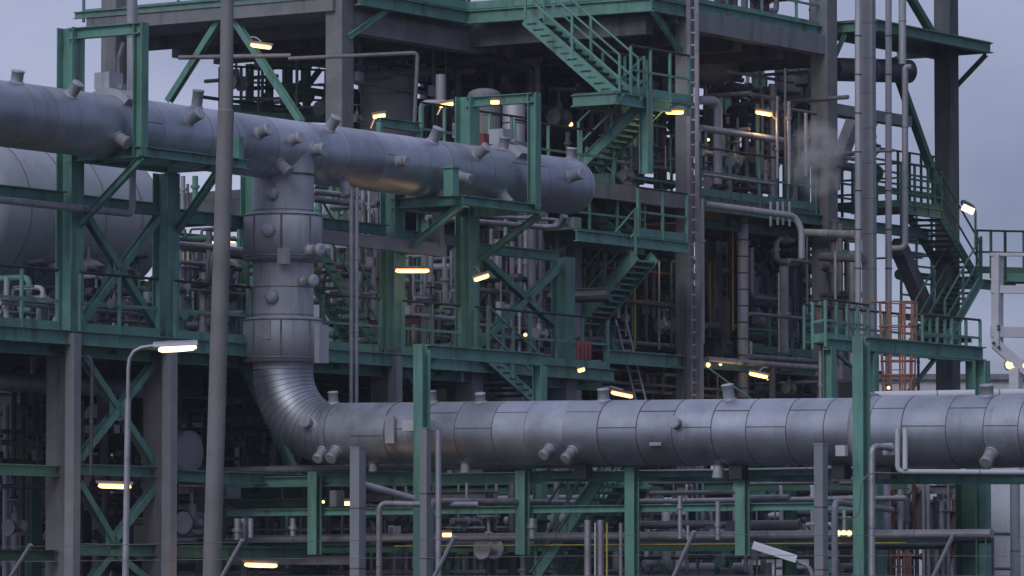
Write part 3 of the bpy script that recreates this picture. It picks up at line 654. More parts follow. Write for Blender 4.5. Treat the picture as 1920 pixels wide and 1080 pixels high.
pipe_thing('left of two white candy cane vent pipes before the low pipe', [P(1683, 803, 79.8), P(1683, 884, 79.8), P(1990, 886, 79.8)], .042, WHITE)
pipe_thing('right of two white candy cane vent pipes before the low pipe', [P(1697, 803, 79.75), P(1697, 880, 79.75)], .042, WHITE)
pipe_thing('thin grey conduit bending round the tall green post', [P(1575, 972, 80.0), P(1610, 970, 80.0), P(1616, 900, 80.0), P(1634, 886, 80.0), P(1700, 888, 80)], .012, GALVD, bend=.18)
MB().box(P(1578, 845, 80.2), .1, .18, .18).build('junction_box', WHITE, None); o = scene.collection.objects[-1]; tag(o, 'small white junction box on the low pipe beside the square duct', 'junction box')
MB().box(P(1667, 842, 80.6), .1, .18, .2).build('junction_box', WHITE, None); o = scene.collection.objects[-1]; tag(o, 'small white junction box at the capped tee under the joint band', 'junction box')
# ---------------------------------------------------------------- LONG RUNS
def wrun(label, px0, py0, px1, off, r, m=GALV, grp=None):
    f = PIPEW.shift(U*off); p = f.pt(px0, py0); q = f.ptz(px1, p.z); return pipe_thing(label, [p, q], r, m, group=grp)
wrun('grey pipe running directly beneath the fat low pipe', 420, 882, 1960, .75, .07)
wrun('thin bright pipe on the green rack behind the first pipe', 700, 893, 1960, 1.6, .035)
wrun('long grey pipe with bands crossing the bottom of the picture', 320, 1012, 1860, 1.0, .08)
wrun('slimmer dark pipe under the banded long pipe at the bottom', 320, 1022, 1860, 2.2, .06, DARKP)
wrun('long grey pipe above the middle green rack beam', 900, 944, 1700, 2.6, .05)
wrun('thin yellow line along the bottom rack', 740, 1024, 1700, .9, .012, YEL)
wrun('dark pipe behind the middle rack beam', 430, 935, 1700, 5, .09, DARKP)
def urun(label, px0, py0, px1, off, r, m=GALV, base=RF):
    f = base.shift(W*off); p = f.pt(px0, py0); q = f.ptz(px1, p.z); return pipe_thing(label, [p, q], r, m)
# left pipe with drop at 245,400
f = RF.shift(-W*.4); p = f.pt(-40, 371); q = f.ptz(248, p.z); pipe_thing('shiny grey pipe along the upper left beam with a short riser at its end', [p, q, V((q.x, q.y, zof(q.y, 318)))], .065, GALV)
urun('thick grey pipe under the left deck', -60, 712, 280, 1.6, .17)
urun('grey horizontal pipe behind the left column pair', 328, 457, 480, 1.0, .06)
pipe_thing('fat elbowed silver pipe behind the left cross bracing', [RF.shift(W*2.2).pt(198, 660), RF.shift(W*2.2).pt(198, 436), RF.shift(W*2.2).ptz(300, RF.shift(W*2.2).pt(198, 436).z)], .12, ALU2, bend=.25, n=20)
# pipes near centre
t = thing('cable_duct', 'square grey duct running right from the downpipe sleeve, with a short riser', 'duct', P(604, 443, 92))
MB().bar(P(602, 443, 92), P(831, 470, 95.2), .16, .25).build('casing', DUCT, t); MB().bar(P(823, 462, 95.05), P(821, 398, 95.05), .17, .17).build('riser', DUCT, t)
MB().bar(P(699, 440, 93.3), P(699, 482, 93.3), .1, .1).build('drop_leg', DUCT, t)
for k, px in enumerate((659, 669)): pipe_thing(('left' if k == 0 else 'right') + ' tall thin grey pipe just right of the downpipe', PP(91 + k*.1, (px, 352), (px-1, 760)), .04)
pipe_thing('bright pipe hanging under the domed pipe and turning up at its end', [P(800, 408, 97.5), P(1020, 426, 99.5), P(1052, 424, 99.2), P(1060, 405, 99)], .06)
pipe_thing('second bright pipe just above the hanging one under the high pipe', [P(810, 400, 99), P(1040, 412, 101)], .04)
pipe_thing('tall silver vent pipe rising behind the first saddle clamp', PP(87.0, (249, 200), (247, -60)), .1, ALU2, n=20)
pipe_thing('small bowed riser beside the tall vent pipe', PP(104, (224, 170), (222, 110), (232, 80)), .05, GALVD)
# ---------------------------------------------------------------- VESSELS
def vessel(label, p, q, r, m, dome=.5, name='vessel', bands=3, n=40, cat='vessel', ends=(1, 1)):
    ax = (q-p).normalized(); L_ = (q-p).length; t = thing(name, label, cat, V((p.x, p.y, min(p.z, q.z) - (0 if abs(ax.z) > .5 else r))))
    pr = []
    if ends[0]: pr += [(-math.sin(math.pi/2*(1-k/8))*r*dome, math.cos(math.pi/2*(1-k/8))*r) for k in range(8)]
    pr += [(L_*k/4, r) for k in range(5)]
    if ends[1]: pr += [(L_+math.sin(math.pi/2*k/8)*r*dome, math.cos(math.pi/2*k/8)*r) for k in range(1, 9)]
    if len(pr) < 9: pr = [(L_*k/9, r) for k in range(10)]
    MB().lathe(p, ax, pr, n).build('shell', m, t)
    for k in range(bands): c = p + ax*(L_*(k+.5)/bands); MB().lathe(c, ax, [(0, r), (.001, r+.008), (.03, r+.008), (.031, r)], n).build('band', SEAM if m in (ALU, ALU2, CREAM) else GALVD, t)
    return t
VF = RF.shift(W*3.2)
a_ = VF.pt(-90, 392); b_ = VF.ptz(190, a_.z)
vessel('large pale horizontal vessel behind the left bracing', a_, b_, 1.42, mat('tank_paint_blue', (0.42, 0.44, 0.49), 0.5, 0, 0.1, 1.2, 0, 1, (0.25, 0.25, 0.27), dirt_lo=0.57), .55, bands=4)
vessel('pale upright vessel under the tower roof behind the square column', P(728, 330, 109.5), P(728, 150, 109.5), .64, DIMV, .25)
vessel('tall silver column rising behind the middle green frame', P(963, 760, 104), P(963, 185, 104), .25, ALU2, .3, bands=6)
vessel('slim upright silver drum with cone cap behind the green post', P(908, 260, 104), P(908, 178, 104), .36, DIMV, .4, bands=1)
vessel('pale oval dished cover under the rack deck left of the grey mast', P(356, 847, 91) + W*.3, P(356, 847, 91), .41, CREAM, .22, bands=0, ends=(0, 1))
vessel('big pale round tank at the lower right corner', P(1945, 1400, 90), P(1945, 985, 90), 1.1, CREAM, .8, bands=1, name='tank', cat='tank')
for (px, r, Yv, top, lab) in ((1609, .075, 108, -40, 'slimmer tall silver riser pressed against the boxed riser'), 
                              (1666, .075, 109.5, -40, 'thin tall riser between the widest riser and the tower corner'), (1393, .125, 110, 405, 'single silver standpipe inside the tower below the middle floor')):
    p = P(px, 760 if px > 1400 else 745, Yv); q = P(px, top, Yv); t = vessel(lab, p, q, r, ALU2, .2, name='riser_pipe', bands=11, n=24, cat='pipe')
pipe_thing('tall riser that turns back into the tower at its hooked top', [P(1708, 126, 112), P(1697, 126, 112), P(1697, 465, 112), P(1672, 466, 112)], .075, ALU2)
pipe_thing('upper riser passing behind the canopy deck', PP(113, (1692, -40), (1692, 120)), .09, ALU2)
pipe_thing('big bent silver pipe right of the cable ladder', [P(1310, 188, 108.5), P(1346, 188, 109), P(1346, 300, 109), P(1346, 345, 109)], .1, ALU2, bend=.25, n=18)
pipe_thing('silver pipe running right above the middle floor rail', [T2.pt(1314, 240), T2.ptz(1450, T2.pt(1314, 240).z), T2.ptz(1475, T2.pt(1314, 240).z)], .08, ALU2)
pipe_thing('silver pipe below the middle floor running right then dropping', [P(1322, 383, 107.5), P(1490, 405, 109), P(1503, 430, 109), P(1503, 485, 109)], .075, ALU2)
pipe_thing('capped silver header stub left of the widest riser', [P(1510, 436, 110), P(1605, 440, 108.5)], .09, ALU2)
pipe_thing('thick dark header under the canopy, behind the silver risers', [P(1563, 130, 113), P(1705, 134, 114.5)], .28, DARKP, n=20)
pipe_thing('lower header stub with round end left of the widest riser', [P(1540, 482, 110), P(1615, 484, 108.3)], .1, GALVD)
pipe_thing('grey pipe at the lower floor edge running right from the ladder', [T2.shift(-W*.6).pt(1325, 674), T2.shift(-W*.6).ptz(1530, T2.shift(-W*.6).pt(1325, 674).z)], .07, GALV)
pipe_thing('thick pale pipe above the right end of the low pipe', PP(86, (1640, 742), (1990, 736)), .08, WHITE)
pipe_thing('drop pipe hanging from the tower ceiling line', [P(540, 110, 104), P(783, 99, 104), P(777, 235, 104)], .045, GALVD)
pipe_thing('long grey pipe slung below the upper left slab', [P(335, 108, 104.5), P(545, 104, 104)], .05, GALVD)
pipe_thing('thick dim pipe crossing under the tower roof', [P(660, 143, 108), P(885, 131, 111)], .12, GALVD)
pipe_thing('small lit hooped pipe left of the upper green post', [P(790, 240, 103), P(790, 192, 103), P(835, 192, 103)], .06, GALV)
pipe_thing('vertical silver duct hanging in the tower gloom', [P(826, 190, 106), P(826, 140, 106)], .11, ALU2)
for k, (px, y0, y1, Yv, r, m_) in enumerate(((1102, 975, 1300, 86.5, .065, GALV), (1126, 975, 1300, 86.3, .065, GALV), (1116, 980, 1300, 86.2, .018, WHITE), (1138, 980, 1300, 86.2, .018, YEL), (1164, 980, 1300, 86.6, .035, GALV))):
    pipe_thing(('left of two thick upright pipes with round caps below the rack beam', 'right of two thick upright pipes with round caps below the rack beam', 'thin white line between the two capped upright pipes',
                'thin yellow upright line right of the capped pipes', 'thin grey capped upright beside the middle stub post')[k], PP(Yv, (px, y0), (px, y1)), r, m_)
# ---------------------------------------------------------------- CABLE LADDER on the tower corner
cl = thing('cable_ladder', 'long vertical grey cable ladder on the front tower column', 'cable ladder', V((T2.pt(1304, 500).x, T2.pt(1304, 500).y, 0)))
cpnt = T2.shift(-W*.35).pt(1303, 400)
for sx in (-.13, .05): MB().box(V((cpnt.x+sx, cpnt.y, 9.5)), .05, .1, 19).build('stile', GALV, cl)
for k in range(58): z = 3 + k*.28; MB().quadbox(V((cpnt.x-.04, cpnt.y, z)), V((.1, 0, 0)), V((0, .015, 0)), Z*.02).build('rung', GALV, cl)
MB().tube([V((cpnt.x+.13, cpnt.y, 0)), V((cpnt.x+.13, cpnt.y, 10.2))], .055, 12).build('conduit', DUCT, cl)
# ---------------------------------------------------------------- CLUTTER PIPING
def walk(px, py, Y, steps, zlim, drift=None):
    p = P(px, py, Y); pts = [p]; last = None
    for k in range(steps):
        ax = random.choice([a for a in 'uuwwzz' if a != last]); last = ax
        d = {'u': U, 'w': W, 'z': Z}[ax] * random.choice((-1, 1)) * random.uniform(.4, 2.0 if ax != 'z' else 1.5)
        q = pts[-1] + d
        if q.z < zlim[0] or q.z > zlim[1]: q = pts[-1] - d
        if q.z < zlim[0] or q.z > zlim[1]: q = pts[-1] + U*.8; last = 'u'
        pts.append(q)
    return pts
def valve(par, p, s, m):
    mb = MB(); mb.lathe(p - U*.16*s, U, [(0, .13*s), (.04*s, .13*s), (.041*s, .07*s), (.28*s, .07*s), (.281*s, .13*s), (.32*s, .13*s)], 12)
    mb.lathe(p, Z, [(0, .06*s), (.22*s, .05*s), (.221*s, .02*s), (.4*s, .02*s), (.401*s, .15*s), (.43*s, .15*s)], 12)
    mb.build('valve', m, par)
def piping(label, box, Yr, zr, n, rr, mats, nv=0, uprights=0, crosses=0, tanks=0):
    x0, y0, x1, y1 = box; c = P((x0+x1)/2, (y0+y1)/2, sum(Yr)/2)
    t = thing('piping', label, 'piping', V((c.x, c.y, zr[0])))
    for k in range(n):
        px, py, Y = random.uniform(x0, x1), random.uniform(y0, y1), random.uniform(*Yr)
        for _t in range(12):
            pts = walk(px, py, Y, random.randint(1, 4), zr)
            if all(x0 - 25 < 960 + FPX*q.x/q.y < x1 + 25 for q in pts): break
            px, py, Y = random.uniform(x0, x1), random.uniform(y0, y1), random.uniform(*Yr)
        else: continue
        r = random.uniform(*rr)
        mb = MB(); mb.pipe(pts, r, r*3, 10)
        for a, b in zip(pts, pts[1:]):
            if random.random() < .6: flange(mb, a.lerp(b, .5), (b-a).normalized(), r, 10)
        mb.build('pipe', random.choice(mats), t)
    for k in range(uprights):
        px, Y = random.uniform(x0, x1), random.uniform(*Yr); p = P(px, y0, Y); za = random.uniform(zr[0], zr[0]+(zr[1]-zr[0])*.3); zb_ = random.uniform(zr[0]+(zr[1]-zr[0])*.6, zr[1])
        r = random.uniform(*rr); mb = MB(); mb.tube([V((p.x, p.y, za)), V((p.x, p.y, zb_))], r, 10)
        for j in range(2): flange(mb, V((p.x, p.y, za + (zb_-za)*random.random())), Z, r*.8, 10)
        mb.build('upright', random.choice(mats), t)
    for k in range(crosses):
        px, py, Y = random.uniform(x0, x1), random.uniform(y0, y1), random.uniform(*Yr); p = P(px, py, Y); d = random.choice((U, W)); l = min(random.uniform(1.2, 4), (x1-x0+60)/90)
        r = random.uniform(*rr); mb = MB()
        if random.random() < .7: mb.tube([p - d*l/2, p + d*l/2], r, 10); flange(mb, p, d, r, 10)
        else: mb.ibeam(p - d*l/2, p + d*l/2, .12, .16)
        mb.build('cross_run', random.choice(mats), t)
    for k in range(nv):
        valve(t, P(random.uniform(x0, x1), random.uniform(y0, y1), random.uniform(*Yr)), random.uniform(.9, 1.7), random.choice(mats))
    for k in range(tanks):
        p = P(random.uniform(x0, x1), random.uniform(y0, y1), Yr[1]); r = random.uniform(.25, .5)
        MB().lathe(p, Z, [(-.1-.6, .02), (-.6, r*.8), (-.5, r), (0, r), (.6, r), (.7, r*.8), (.8, .05), (.81, .04), (.9, .04)], 20).build('drum', random.choice(mats), t)
    return t
DK = [DARKP, GALVD, DARK, GALVD, CONCD]; MD = [GALVD, GALV, DARKP, GALVD, GREEN3]; GN = [GREEN2, GREEN3, GALVD, DARKP]  # DK: dark base colours carry the gloom of the plant interior
zd = DZ
piping('valves and pipes on the left deck before the pale vessel', (0, 530, 300, 620), (88.5, 91), (zd, zd+1.9), 14, (.04, .11), MD + [BROWN], 8)
piping('pumps and pipes on the deck behind the grey mast', (330, 440, 480, 620), (92, 96), (zd, zd+2.6), 12, (.03, .08), MD, 5, 8, 4, 1)
piping('crowded pipework seen between downpipe and first middle column', (600, 380, 720, 640), (96, 101), (zd, zd+4), 14, (.03, .08), MD + [BROWN], 4, 12, 6)
piping('pipework behind the X braced middle frame', (760, 480, 1040, 650), (101, 106), (zd, zd+3.6), 22, (.03, .1), MD, 8, 26, 10, 2)
piping('vertical pipes beside the square concrete column', (930, 420, 1060, 700), (102, 104), (zd, zd+4.2), 6, (.03, .09), MD, 3, 18, 3)
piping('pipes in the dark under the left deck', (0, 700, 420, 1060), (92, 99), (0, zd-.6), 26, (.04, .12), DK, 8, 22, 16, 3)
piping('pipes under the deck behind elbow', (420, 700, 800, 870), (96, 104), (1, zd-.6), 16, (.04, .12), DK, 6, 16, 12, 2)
piping('low pipework behind the bottom rack, left half', (320, 900, 900, 1080), (91, 98), (0, 4.0), 26, (.03, .09), MD, 14, 18, 18, 2)
piping('low pipework behind the bottom rack, right half', (900, 900, 1620, 1080), (89, 96), (0, 4.0), 30, (.03, .09), MD + [WHITE], 16, 24, 20, 3)
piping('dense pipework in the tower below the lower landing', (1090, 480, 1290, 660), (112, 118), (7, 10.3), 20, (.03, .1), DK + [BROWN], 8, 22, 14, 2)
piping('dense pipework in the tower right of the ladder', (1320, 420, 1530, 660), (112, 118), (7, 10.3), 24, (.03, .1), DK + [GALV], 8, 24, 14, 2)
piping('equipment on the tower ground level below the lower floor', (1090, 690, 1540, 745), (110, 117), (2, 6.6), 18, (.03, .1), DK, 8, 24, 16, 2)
piping('pipework on the middle floor left of the ladder', (1090, 230, 1290, 320), (110, 117), (10.8, 13.8), 16, (.03, .1), DK + [GREEN3], 8, 8, 8, 2)
piping('pipework on the middle floor right of the ladder', (1320, 130, 1540, 330), (112, 118), (10.8, 14.0), 26, (.03, .1), MD, 8, 22, 12, 2)
piping('hanging pipework in the gloom under the tower roof', (800, 110, 1130, 260), (110, 118), (11, 14.2), 18, (.04, .14), DK, 6, 18, 12, 3)
piping('pipes and frames under the upper left slab', (430, 140, 620, 210), (108, 113), (12.0, 13.8), 4, (.02, .05), DK + [GREEN3], 3, 6, 4)
piping('stubs and small lines between the silver risers', (1565, 270, 1640, 350), (110, 113), (10.8, 13), 4, (.03, .07), MD, 3, 0, 3)
piping('close set vertical pipes under the right rack', (1660, 905, 1800, 1060), (88, 90), (0, 4), 6, (.03, .06), MD + [BROWN], 3, 26, 4)
piping('row of vertical lines beside the silver risers', (1560, 400, 1600, 640), (111, 113), (6.8, 10.6), 4, (.04, .1), MD, 2, 7, 4)
piping('far pipework seen through the outside stair', (1690, 460, 1800, 640), (122, 126), (6, 10), 2, (.02, .04), [GREEN3, DARK], 1, 2, 6)
piping('top floor equipment above the roof slab edge', (960, -40, 1560, 10), (112, 118), (14.6, 17), 16, (.04, .12), MD + [BROWN], 6, 10, 8, 2)
# ---------------------------------------------------------------- REAR BUILDINGS closing the view
def block(label, px0, px1, top, Y, depth, m=None, name='plant_building'):
    m = m or CLADD; p, q = P(px0, top, Y), P(px1, top, Y); t = thing(name, label, 'building', V(((p.x+q.x)/2, Y, 0)))
    w = q.x-p.x; c = V(((p.x+q.x)/2, Y + depth/2, p.z/2)); MB().quadbox(c, V((w/2, 0, 0)), V((0, depth/2, 0)), Z*p.z/2).build('wall', m, t)
    MB().quadbox(V((c.x, c.y, p.z+.1)), V((w/2+.2, 0, 0)), V((0, depth/2+.2, 0)), Z*.1).build('roof', GALVD, t)
    n = max(1, int(w/3))
    for k in range(n):
        cx = p.x + w*(k+.5)/n
        for z in (p.z*.45, p.z*.8): 
            wd = MB().quadbox(V((cx, Y-.04, z)), V((.7, 0, 0)), V((0, .05, 0)), Z*.5).build('window', DARK, t)
    return t
block('dark low plant building closing the view under the left deck', -80, 1180, 700, 125, 12)
block('dark plant building behind the tower ground floor', 1090, 1640, 640, 134, 10)
block('tall shadowed plant building behind the middle of the rack', 560, 1110, 395, 132, 8)
block('dark block behind the pale horizontal vessel', -120, 470, 560, 112, 6)
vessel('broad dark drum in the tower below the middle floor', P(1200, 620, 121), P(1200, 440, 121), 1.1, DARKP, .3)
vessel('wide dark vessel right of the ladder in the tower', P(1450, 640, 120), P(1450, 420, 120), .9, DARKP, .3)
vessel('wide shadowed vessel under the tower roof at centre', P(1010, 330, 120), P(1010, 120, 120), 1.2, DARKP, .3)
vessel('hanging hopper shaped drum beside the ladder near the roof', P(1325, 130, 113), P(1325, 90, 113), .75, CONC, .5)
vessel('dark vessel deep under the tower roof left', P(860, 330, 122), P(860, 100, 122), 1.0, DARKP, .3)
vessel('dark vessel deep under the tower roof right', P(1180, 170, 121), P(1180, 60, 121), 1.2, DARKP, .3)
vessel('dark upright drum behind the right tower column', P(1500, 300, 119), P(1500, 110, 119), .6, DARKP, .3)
# ---------------------------------------------------------------- LAMPS
def lamp_light(p, e):
    ld = bpy.data.lights.new('lamp_light', 'POINT'); ld.energy = e; ld.color = (1, .62, .26); ld.shadow_soft_size = .12
    lo = bpy.data.objects.new('lamp_light', ld); scene.collection.objects.link(lo); lo.location = p
def fluo(px, py, Y, wpx, tilt, label, arm=None, big=True, m=None):
    c = P(px, py, Y); s = FPX/Y; ln = wpx/s; dx = V((math.cos(math.radians(tilt)), 0, -math.sin(math.radians(tilt)))); nz = V((0, 1, 0)).cross(dx)*-1
    if nz.z < 0: nz = -nz
    t = thing('floodlight' if not big else 'fluorescent_lamp', label, 'lamp', c - Z*.1)
    h = .045
    hb = MB(); hb.prism([c - dx*ln*.56 + nz*h + V((0, -.1, 0)), c + dx*ln*.56 + nz*h + V((0, -.1, 0)), c + dx*ln*.56 + nz*h + V((0, .1, 0)), c - dx*ln*.56 + nz*h + V((0, .1, 0))], nz*.045); hb.build('housing', GALVD, t)
    MB().quadbox(c + nz*.038, dx*ln*.49, V((0, .05, 0)), nz*.006).build('rim_glow', LITO, t)  # glowing strip added for the orange rim of the lamp
    if wpx/s > .25 and (px, py) not in ((928, 192), (1166, 740)): lamp_light(c - Z*.25 - V((0, .15, 0)), (5 if px == 773 else 13) if wpx > 30 else 8)
    rr = .04
    MB().lathe(c - dx*ln*.5, dx, [(0, rr*.35), (ln*.06, rr*.8), (ln*.12, rr), (ln*.5, rr), (ln*.88, rr), (ln*.95, rr*.8), (ln, rr*.35)], 14).build('diffuser', m or LITW, t)
    if arm is not None:
        a = P(arm[0], arm[1], Y + .1); MB().pipe([c + nz*.1, c + (a-c)*.5 + Z*.1, a], .02, None, 8).build('arm', GALV, t)
for a in ((1098, 437, 107, 18, 0, 'small warm lamp under the floor left of the lower landing', None), (1262, 447, 108.5, 24, 4, 'small warm lamp just above the lower landing beside the column', None), (489, 87, 103, 40, 8, 'lit strip lamp at the head of the upper left green brace', (470, 70)), (711, 218, 100, 24, -8, 'small lit lamp above the high pipe left of the green bracket', (695, 240)),
          (837, 197, 101, 27, -10, 'lit lamp by the hooped pipe left of the upper green post', (820, 215)), (1265, 211, 104.5, 34, 0, 'lit strip lamp under the upper stair landing', (1285, 205)),
          (1432, 213, 110, 32, 10, 'lit lamp on the middle floor right of the ladder', (1455, 225)), (773, 508, 93.5, 64, 0, 'long lit strip lamp between the two middle green columns', None),
          (215, 912, 84, 62, 2, 'long lit strip lamp under the lower left beam', None), (489, 1060, 88, 62, 2, 'long lit strip lamp at the bottom edge right of the grey mast', None),
          (652, 944, 88, 19, 0, 'short lit lamp left of the square duct under the elbow', None), (838, 1003, 88, 18, 0, 'short lit lamp low beside the bent pipes', None),
          (1422, 704, 108, 36, 12, 'lit lamp above the low pipe right of the standpipe', (1440, 690)), (1166, 740, 100, 42, 12, 'long lamp hood lit just above the low pipe at centre', (1125, 728)),
          (1090, 694, 98.5, 14, -15, 'small lit lamp beside the red drum', None), (903, 521, 95, 30, -18, 'lit lamp hood fixed to the right middle column', (885, 500)),
          (928, 192, 95.6, 17, 0, 'tiny lit lamp under the portal top beam', None), (398, 453, 95, 16, 0, 'tiny lit lamp just left of the grey mast', None), (437, 452, 95, 10, 0, 'tiny lit lamp just right of the grey mast', None)):
    fluo(*a)
def bulb(px, py, Y, r, label, m=None):
    c = P(px, py, Y); t = thing('bulkhead_lamp', label, 'lamp', c - Z*r)
    MB().lathe(c - V((0, r, 0)), V((0, 1, 0)), [(0, r*.3), (r*.3, r*.8), (r*.8, r), (r*1.3, r*.8)], 12).build('globe', m or LITW, t)
    MB().lathe(c + V((0, r*.4, 0)), V((0, 1, 0)), [(0, r*1.3), (.06, r*1.3)], 12).build('base', GALVD, t)
for b_ in ((1327, 684, 108, .06, 'small round lit lamp at the ladder foot'), (1351, 683, 108, .035, 'tiny round lamp right of the ladder foot lamp'), (1070, 233, 112, .055, 'small round lamp deep in the tower gloom'),
           (985, 628, 101, .04, 'tiny round lamp behind the X braced frame'), (1572, 1000, 84, .05, 'left of three small lamps low behind the bent pipe'), (1582, 999, 84, .045, 'middle of three small lamps low behind the bent pipe'),
           (1592, 1000, 84, .05, 'right of three small lamps low behind the bent pipe'), (606, 941, 92, .03, 'pinprick lamp under the rack beam near the elbow'), (1328, 262, 112, .035, 'pinprick lamp beside the ladder on the middle floor'),
           (1894, 684, 92, .09, 'round lit lamp at the right picture edge above the pale pipe'), (1921, 686, 92, .09, 'lit lamp cut by the right picture edge'), (1666, 727, 86, .03, 'tiny lamp by the tall green post above the low pipe'),
           (1440, 712, 114, .03, 'pinprick lamp above the low pipe near the tower column'), (357, 452, 96, .07, 'round lit lamp on the pale box behind the left columns')):
    bulb(*b_)
# flood on the outside stair
t = thing('floodlight', 'lit floodlight on a curved bracket beside the outside stair', 'lamp', P(1828, 455, 116))
MB().pipe([P(1829, 460, 116), P(1829, 388, 116), P(1806, 376, 116)], .03, .15, 8).build('bracket', GREEN3, t)
c_ = P(1815, 391, 115.8); dx = V((.9, 0, -.42)).normalized()
MB().quadbox(c_ + V((0, .05, .08)), dx*.17, V((0, .12, .04)), V((0.05, 0, .11)).normalized()*.04).build('housing', DARK, t)
MB().quadbox(c_ - Z*.02, dx*.15, V((0, .1, 0)), V((0.42, 0, .9)).normalized()*.07).build('lens', LITC, t)
# ---------------------------------------------------------------- FOREGROUND
YM = 62
ms = thing('mast', 'thick weathered grey mast with a stepped upper section in the foreground', 'mast', V((P(396, 1080, YM).x, YM, 0)))
top_, st_ = P(427, -60, YM), P(423.5, 208, YM); bt_ = P(397, 1080, YM); d_ = (bt_-st_); base_ = st_ + d_*((0-st_.z)/d_.z)
MB().tube([base_, bt_, st_], [.125, .119, .108], 24).build('lower_section', MAST, ms); MB().tube([st_, top_], [.088, .084], 24).build('upper_section', MAST, ms)
MB().lathe(st_ - Z*.02, Z, [(0, .108), (.04, .09)], 24).build('step_ring', MAST, ms)
YL = 70
sl_ = thing('street_lamp', 'slender curved street lamp with a glowing head before the left rack', 'street lamp', V((P(234, 1080, YL).x, YL, 0)))
MB().tube([V((P(232, 1250, YL).x, YL, 0)), P(240, 748, YL)], [.055, .042], 14).build('pole', GALV, sl_)
MB().tube([P(240, 748, YL), P(240.5, 690, YL), P(243, 672, YL), P(251, 659, YL), P(264, 652, YL), P(290, 648, YL)], .027, 10).build('arm', GALV, sl_)
h0, h1 = P(288, 649, YL), P(371, 645, YL)
hd = MB().extr(h0, h1, [(-.1, -.02), (.1, -.02), (.09, .03), (.04, .06), (-.04, .06), (-.09, .03)]); hd.build('head', GALV, sl_)
MB().lathe(P(297, 656, YL), (P(369, 651, YL)-P(297, 656, YL)), [(0, .02), (.05, .045), (.28, .05), (.5, .045), (.56, .015)], 12).build('diffuser', LITC, sl_)
# unlit lamp lower right
t = thing('street_lamp', 'unlit white lamp head on a curved arm at the bottom right', 'street lamp', P(1525, 1180, 66))
MB().extr(P(1411, 1024, 66), P(1492, 1050, 66), [(-.11, -.04), (.11, -.04), (.09, .04), (.04, .07), (-.04, .07), (-.09, .04)]).build('head', WHITE, t)
MB().pipe([P(1492, 1052, 66), P(1518, 1062, 66), P(1527, 1095, 66), P(1527, 1300, 66)], .03, .12, 10).build('arm', GALV, t)
# fence with barbed wire
YF = 56
fe = thing('wire_fence', 'mesh fence whose slanting tops and thin wires cross the bottom edge', 'fence', V((0, YF, 0)))
tops = [(58, 1021), (455, 1012), (853, 1006), (1302, 996), (1789, 1000), (2230, 1005), (-380, 1030)]
for (px, py) in tops:
    a = P(px, py, YF - .25); b = P(px - 42, 1088, YF); MB().tube([b, a], .026, 8).build('outrigger', DUCT, fe)
    MB().tube([V((b.x, b.y, 0)), b], .03, 8).build('post', DUCT, fe)
tops.sort()
for k in range(3):
    pts = []
    for (px, py) in tops: a = P(px, py, YF - .25); b = P(px - 42, 1088, YF); pts.append(a.lerp(b, .06 + k*.42))
    MB().tube(pts, .0035, 5).build('wire', GALVD, fe)
# ---------------------------------------------------------------- RIGHT WHITE FRAME
wf = thing('white_frame', 'bolted white steel frame at the right picture edge', 'steel frame', V((P(1870, 700, 92).x, 92, 0)))
for (a, b, w) in (((1870, 478), (1870, 650), .2), ((1856, 477), (1990, 478), .06), ((1858, 542), (1990, 545), .15), ((1858, 622), (1990, 625), .2), ((1866, 645), (1930, 700), .2)):
    MB().bar(P(*a, 92), P(*b, 92), .16, w).build('member', WHITE, wf)
MB().bar(P(1905, 690, 92), V((P(1905, 690, 92).x, 92, 0)), .2, .2).build('leg', WHITE, wf)
for (x, y) in ((1872, 612), (1872, 618), (1863, 643), (1873, 652)): MB().lathe(P(x, y, 91.9), V((0, -1, 0)), [(0, .03), (.03, .03)], 8).build('bolt', DARK, wf)
# ---------------------------------------------------------------- SMALL DISTINCT THINGS
p_ = P(1094, 655, 98.8)
t = thing('red_drum', 'faded red drum hung on the rack rail', 'drum', p_ - Z*.25)
for k in range(4): MB().lathe(p_ + U*(k*.14 - .2) - Z*.22, Z, [(0, .045), (.36, .045), (.4, .02)], 14).build('cylinder', RED, t)
tag(MB().box(P(905, 268, 100), .5, .4, .34).build('red_box', RED), 'dull red equipment box behind the high pipe', 'equipment box')
tag(MB().box(P(1537, 598, 100), .1, .1, .3).build('red_valve', RED), 'small red valve block at the left end of the right platform rail', 'valve')
def mushroom(px, py, Y, label, s=1.0):
    c = P(px, py, Y); t = thing('control_valve', label, 'valve', V((c.x, c.y, DZ + .1)), 'control valves on the left deck')
    MB().lathe(c, Z, [(-.06*s, .12*s), (-.05*s, .26*s), (0, .28*s), (.02*s, .28*s), (.1*s, .16*s), (.14*s, .06*s), (.15*s, .04*s), (.4*s, .03*s)], 22).build('actuator', GALVD, t)
    MB().tube([V((c.x, c.y, DZ+.1)), c], .06*s, 10).build('stem', DARKP, t)
    MB().lathe(V((c.x, c.y, DZ + .75)) - U*.2, U, [(0, .16), (.05, .16), (.06, .11), (.34, .11), (.35, .16), (.4, .16)], 14).build('valve_body', GALVD, t)
mushroom(57, 492, 88.6, 'mushroom topped control valve nearest the left picture edge', 1.0); mushroom(166, 500, 89.5, 'largest mushroom topped control valve, behind the left bracing', 1.1); mushroom(228, 506, 90.5, 'smallest mushroom topped control valve beside the bent silver pipe', .8)
tag(MB().box(P(352, 520, 95.5), .5, .5, 1.6).build('control_cabinet', mat('cabinet_cream', (.42, .40, .26), .6)), 'pale yellowish cabinet lit by a lamp behind the left columns', 'cabinet')
tag(MB().box(P(1170, 640, 116), .3, .9, 1.3).build('brown_box', mat('panel_brown', (.2, .12, .06), .7)), 'brown box deep in the tower below the long stair', 'equipment box')  # plain brown box
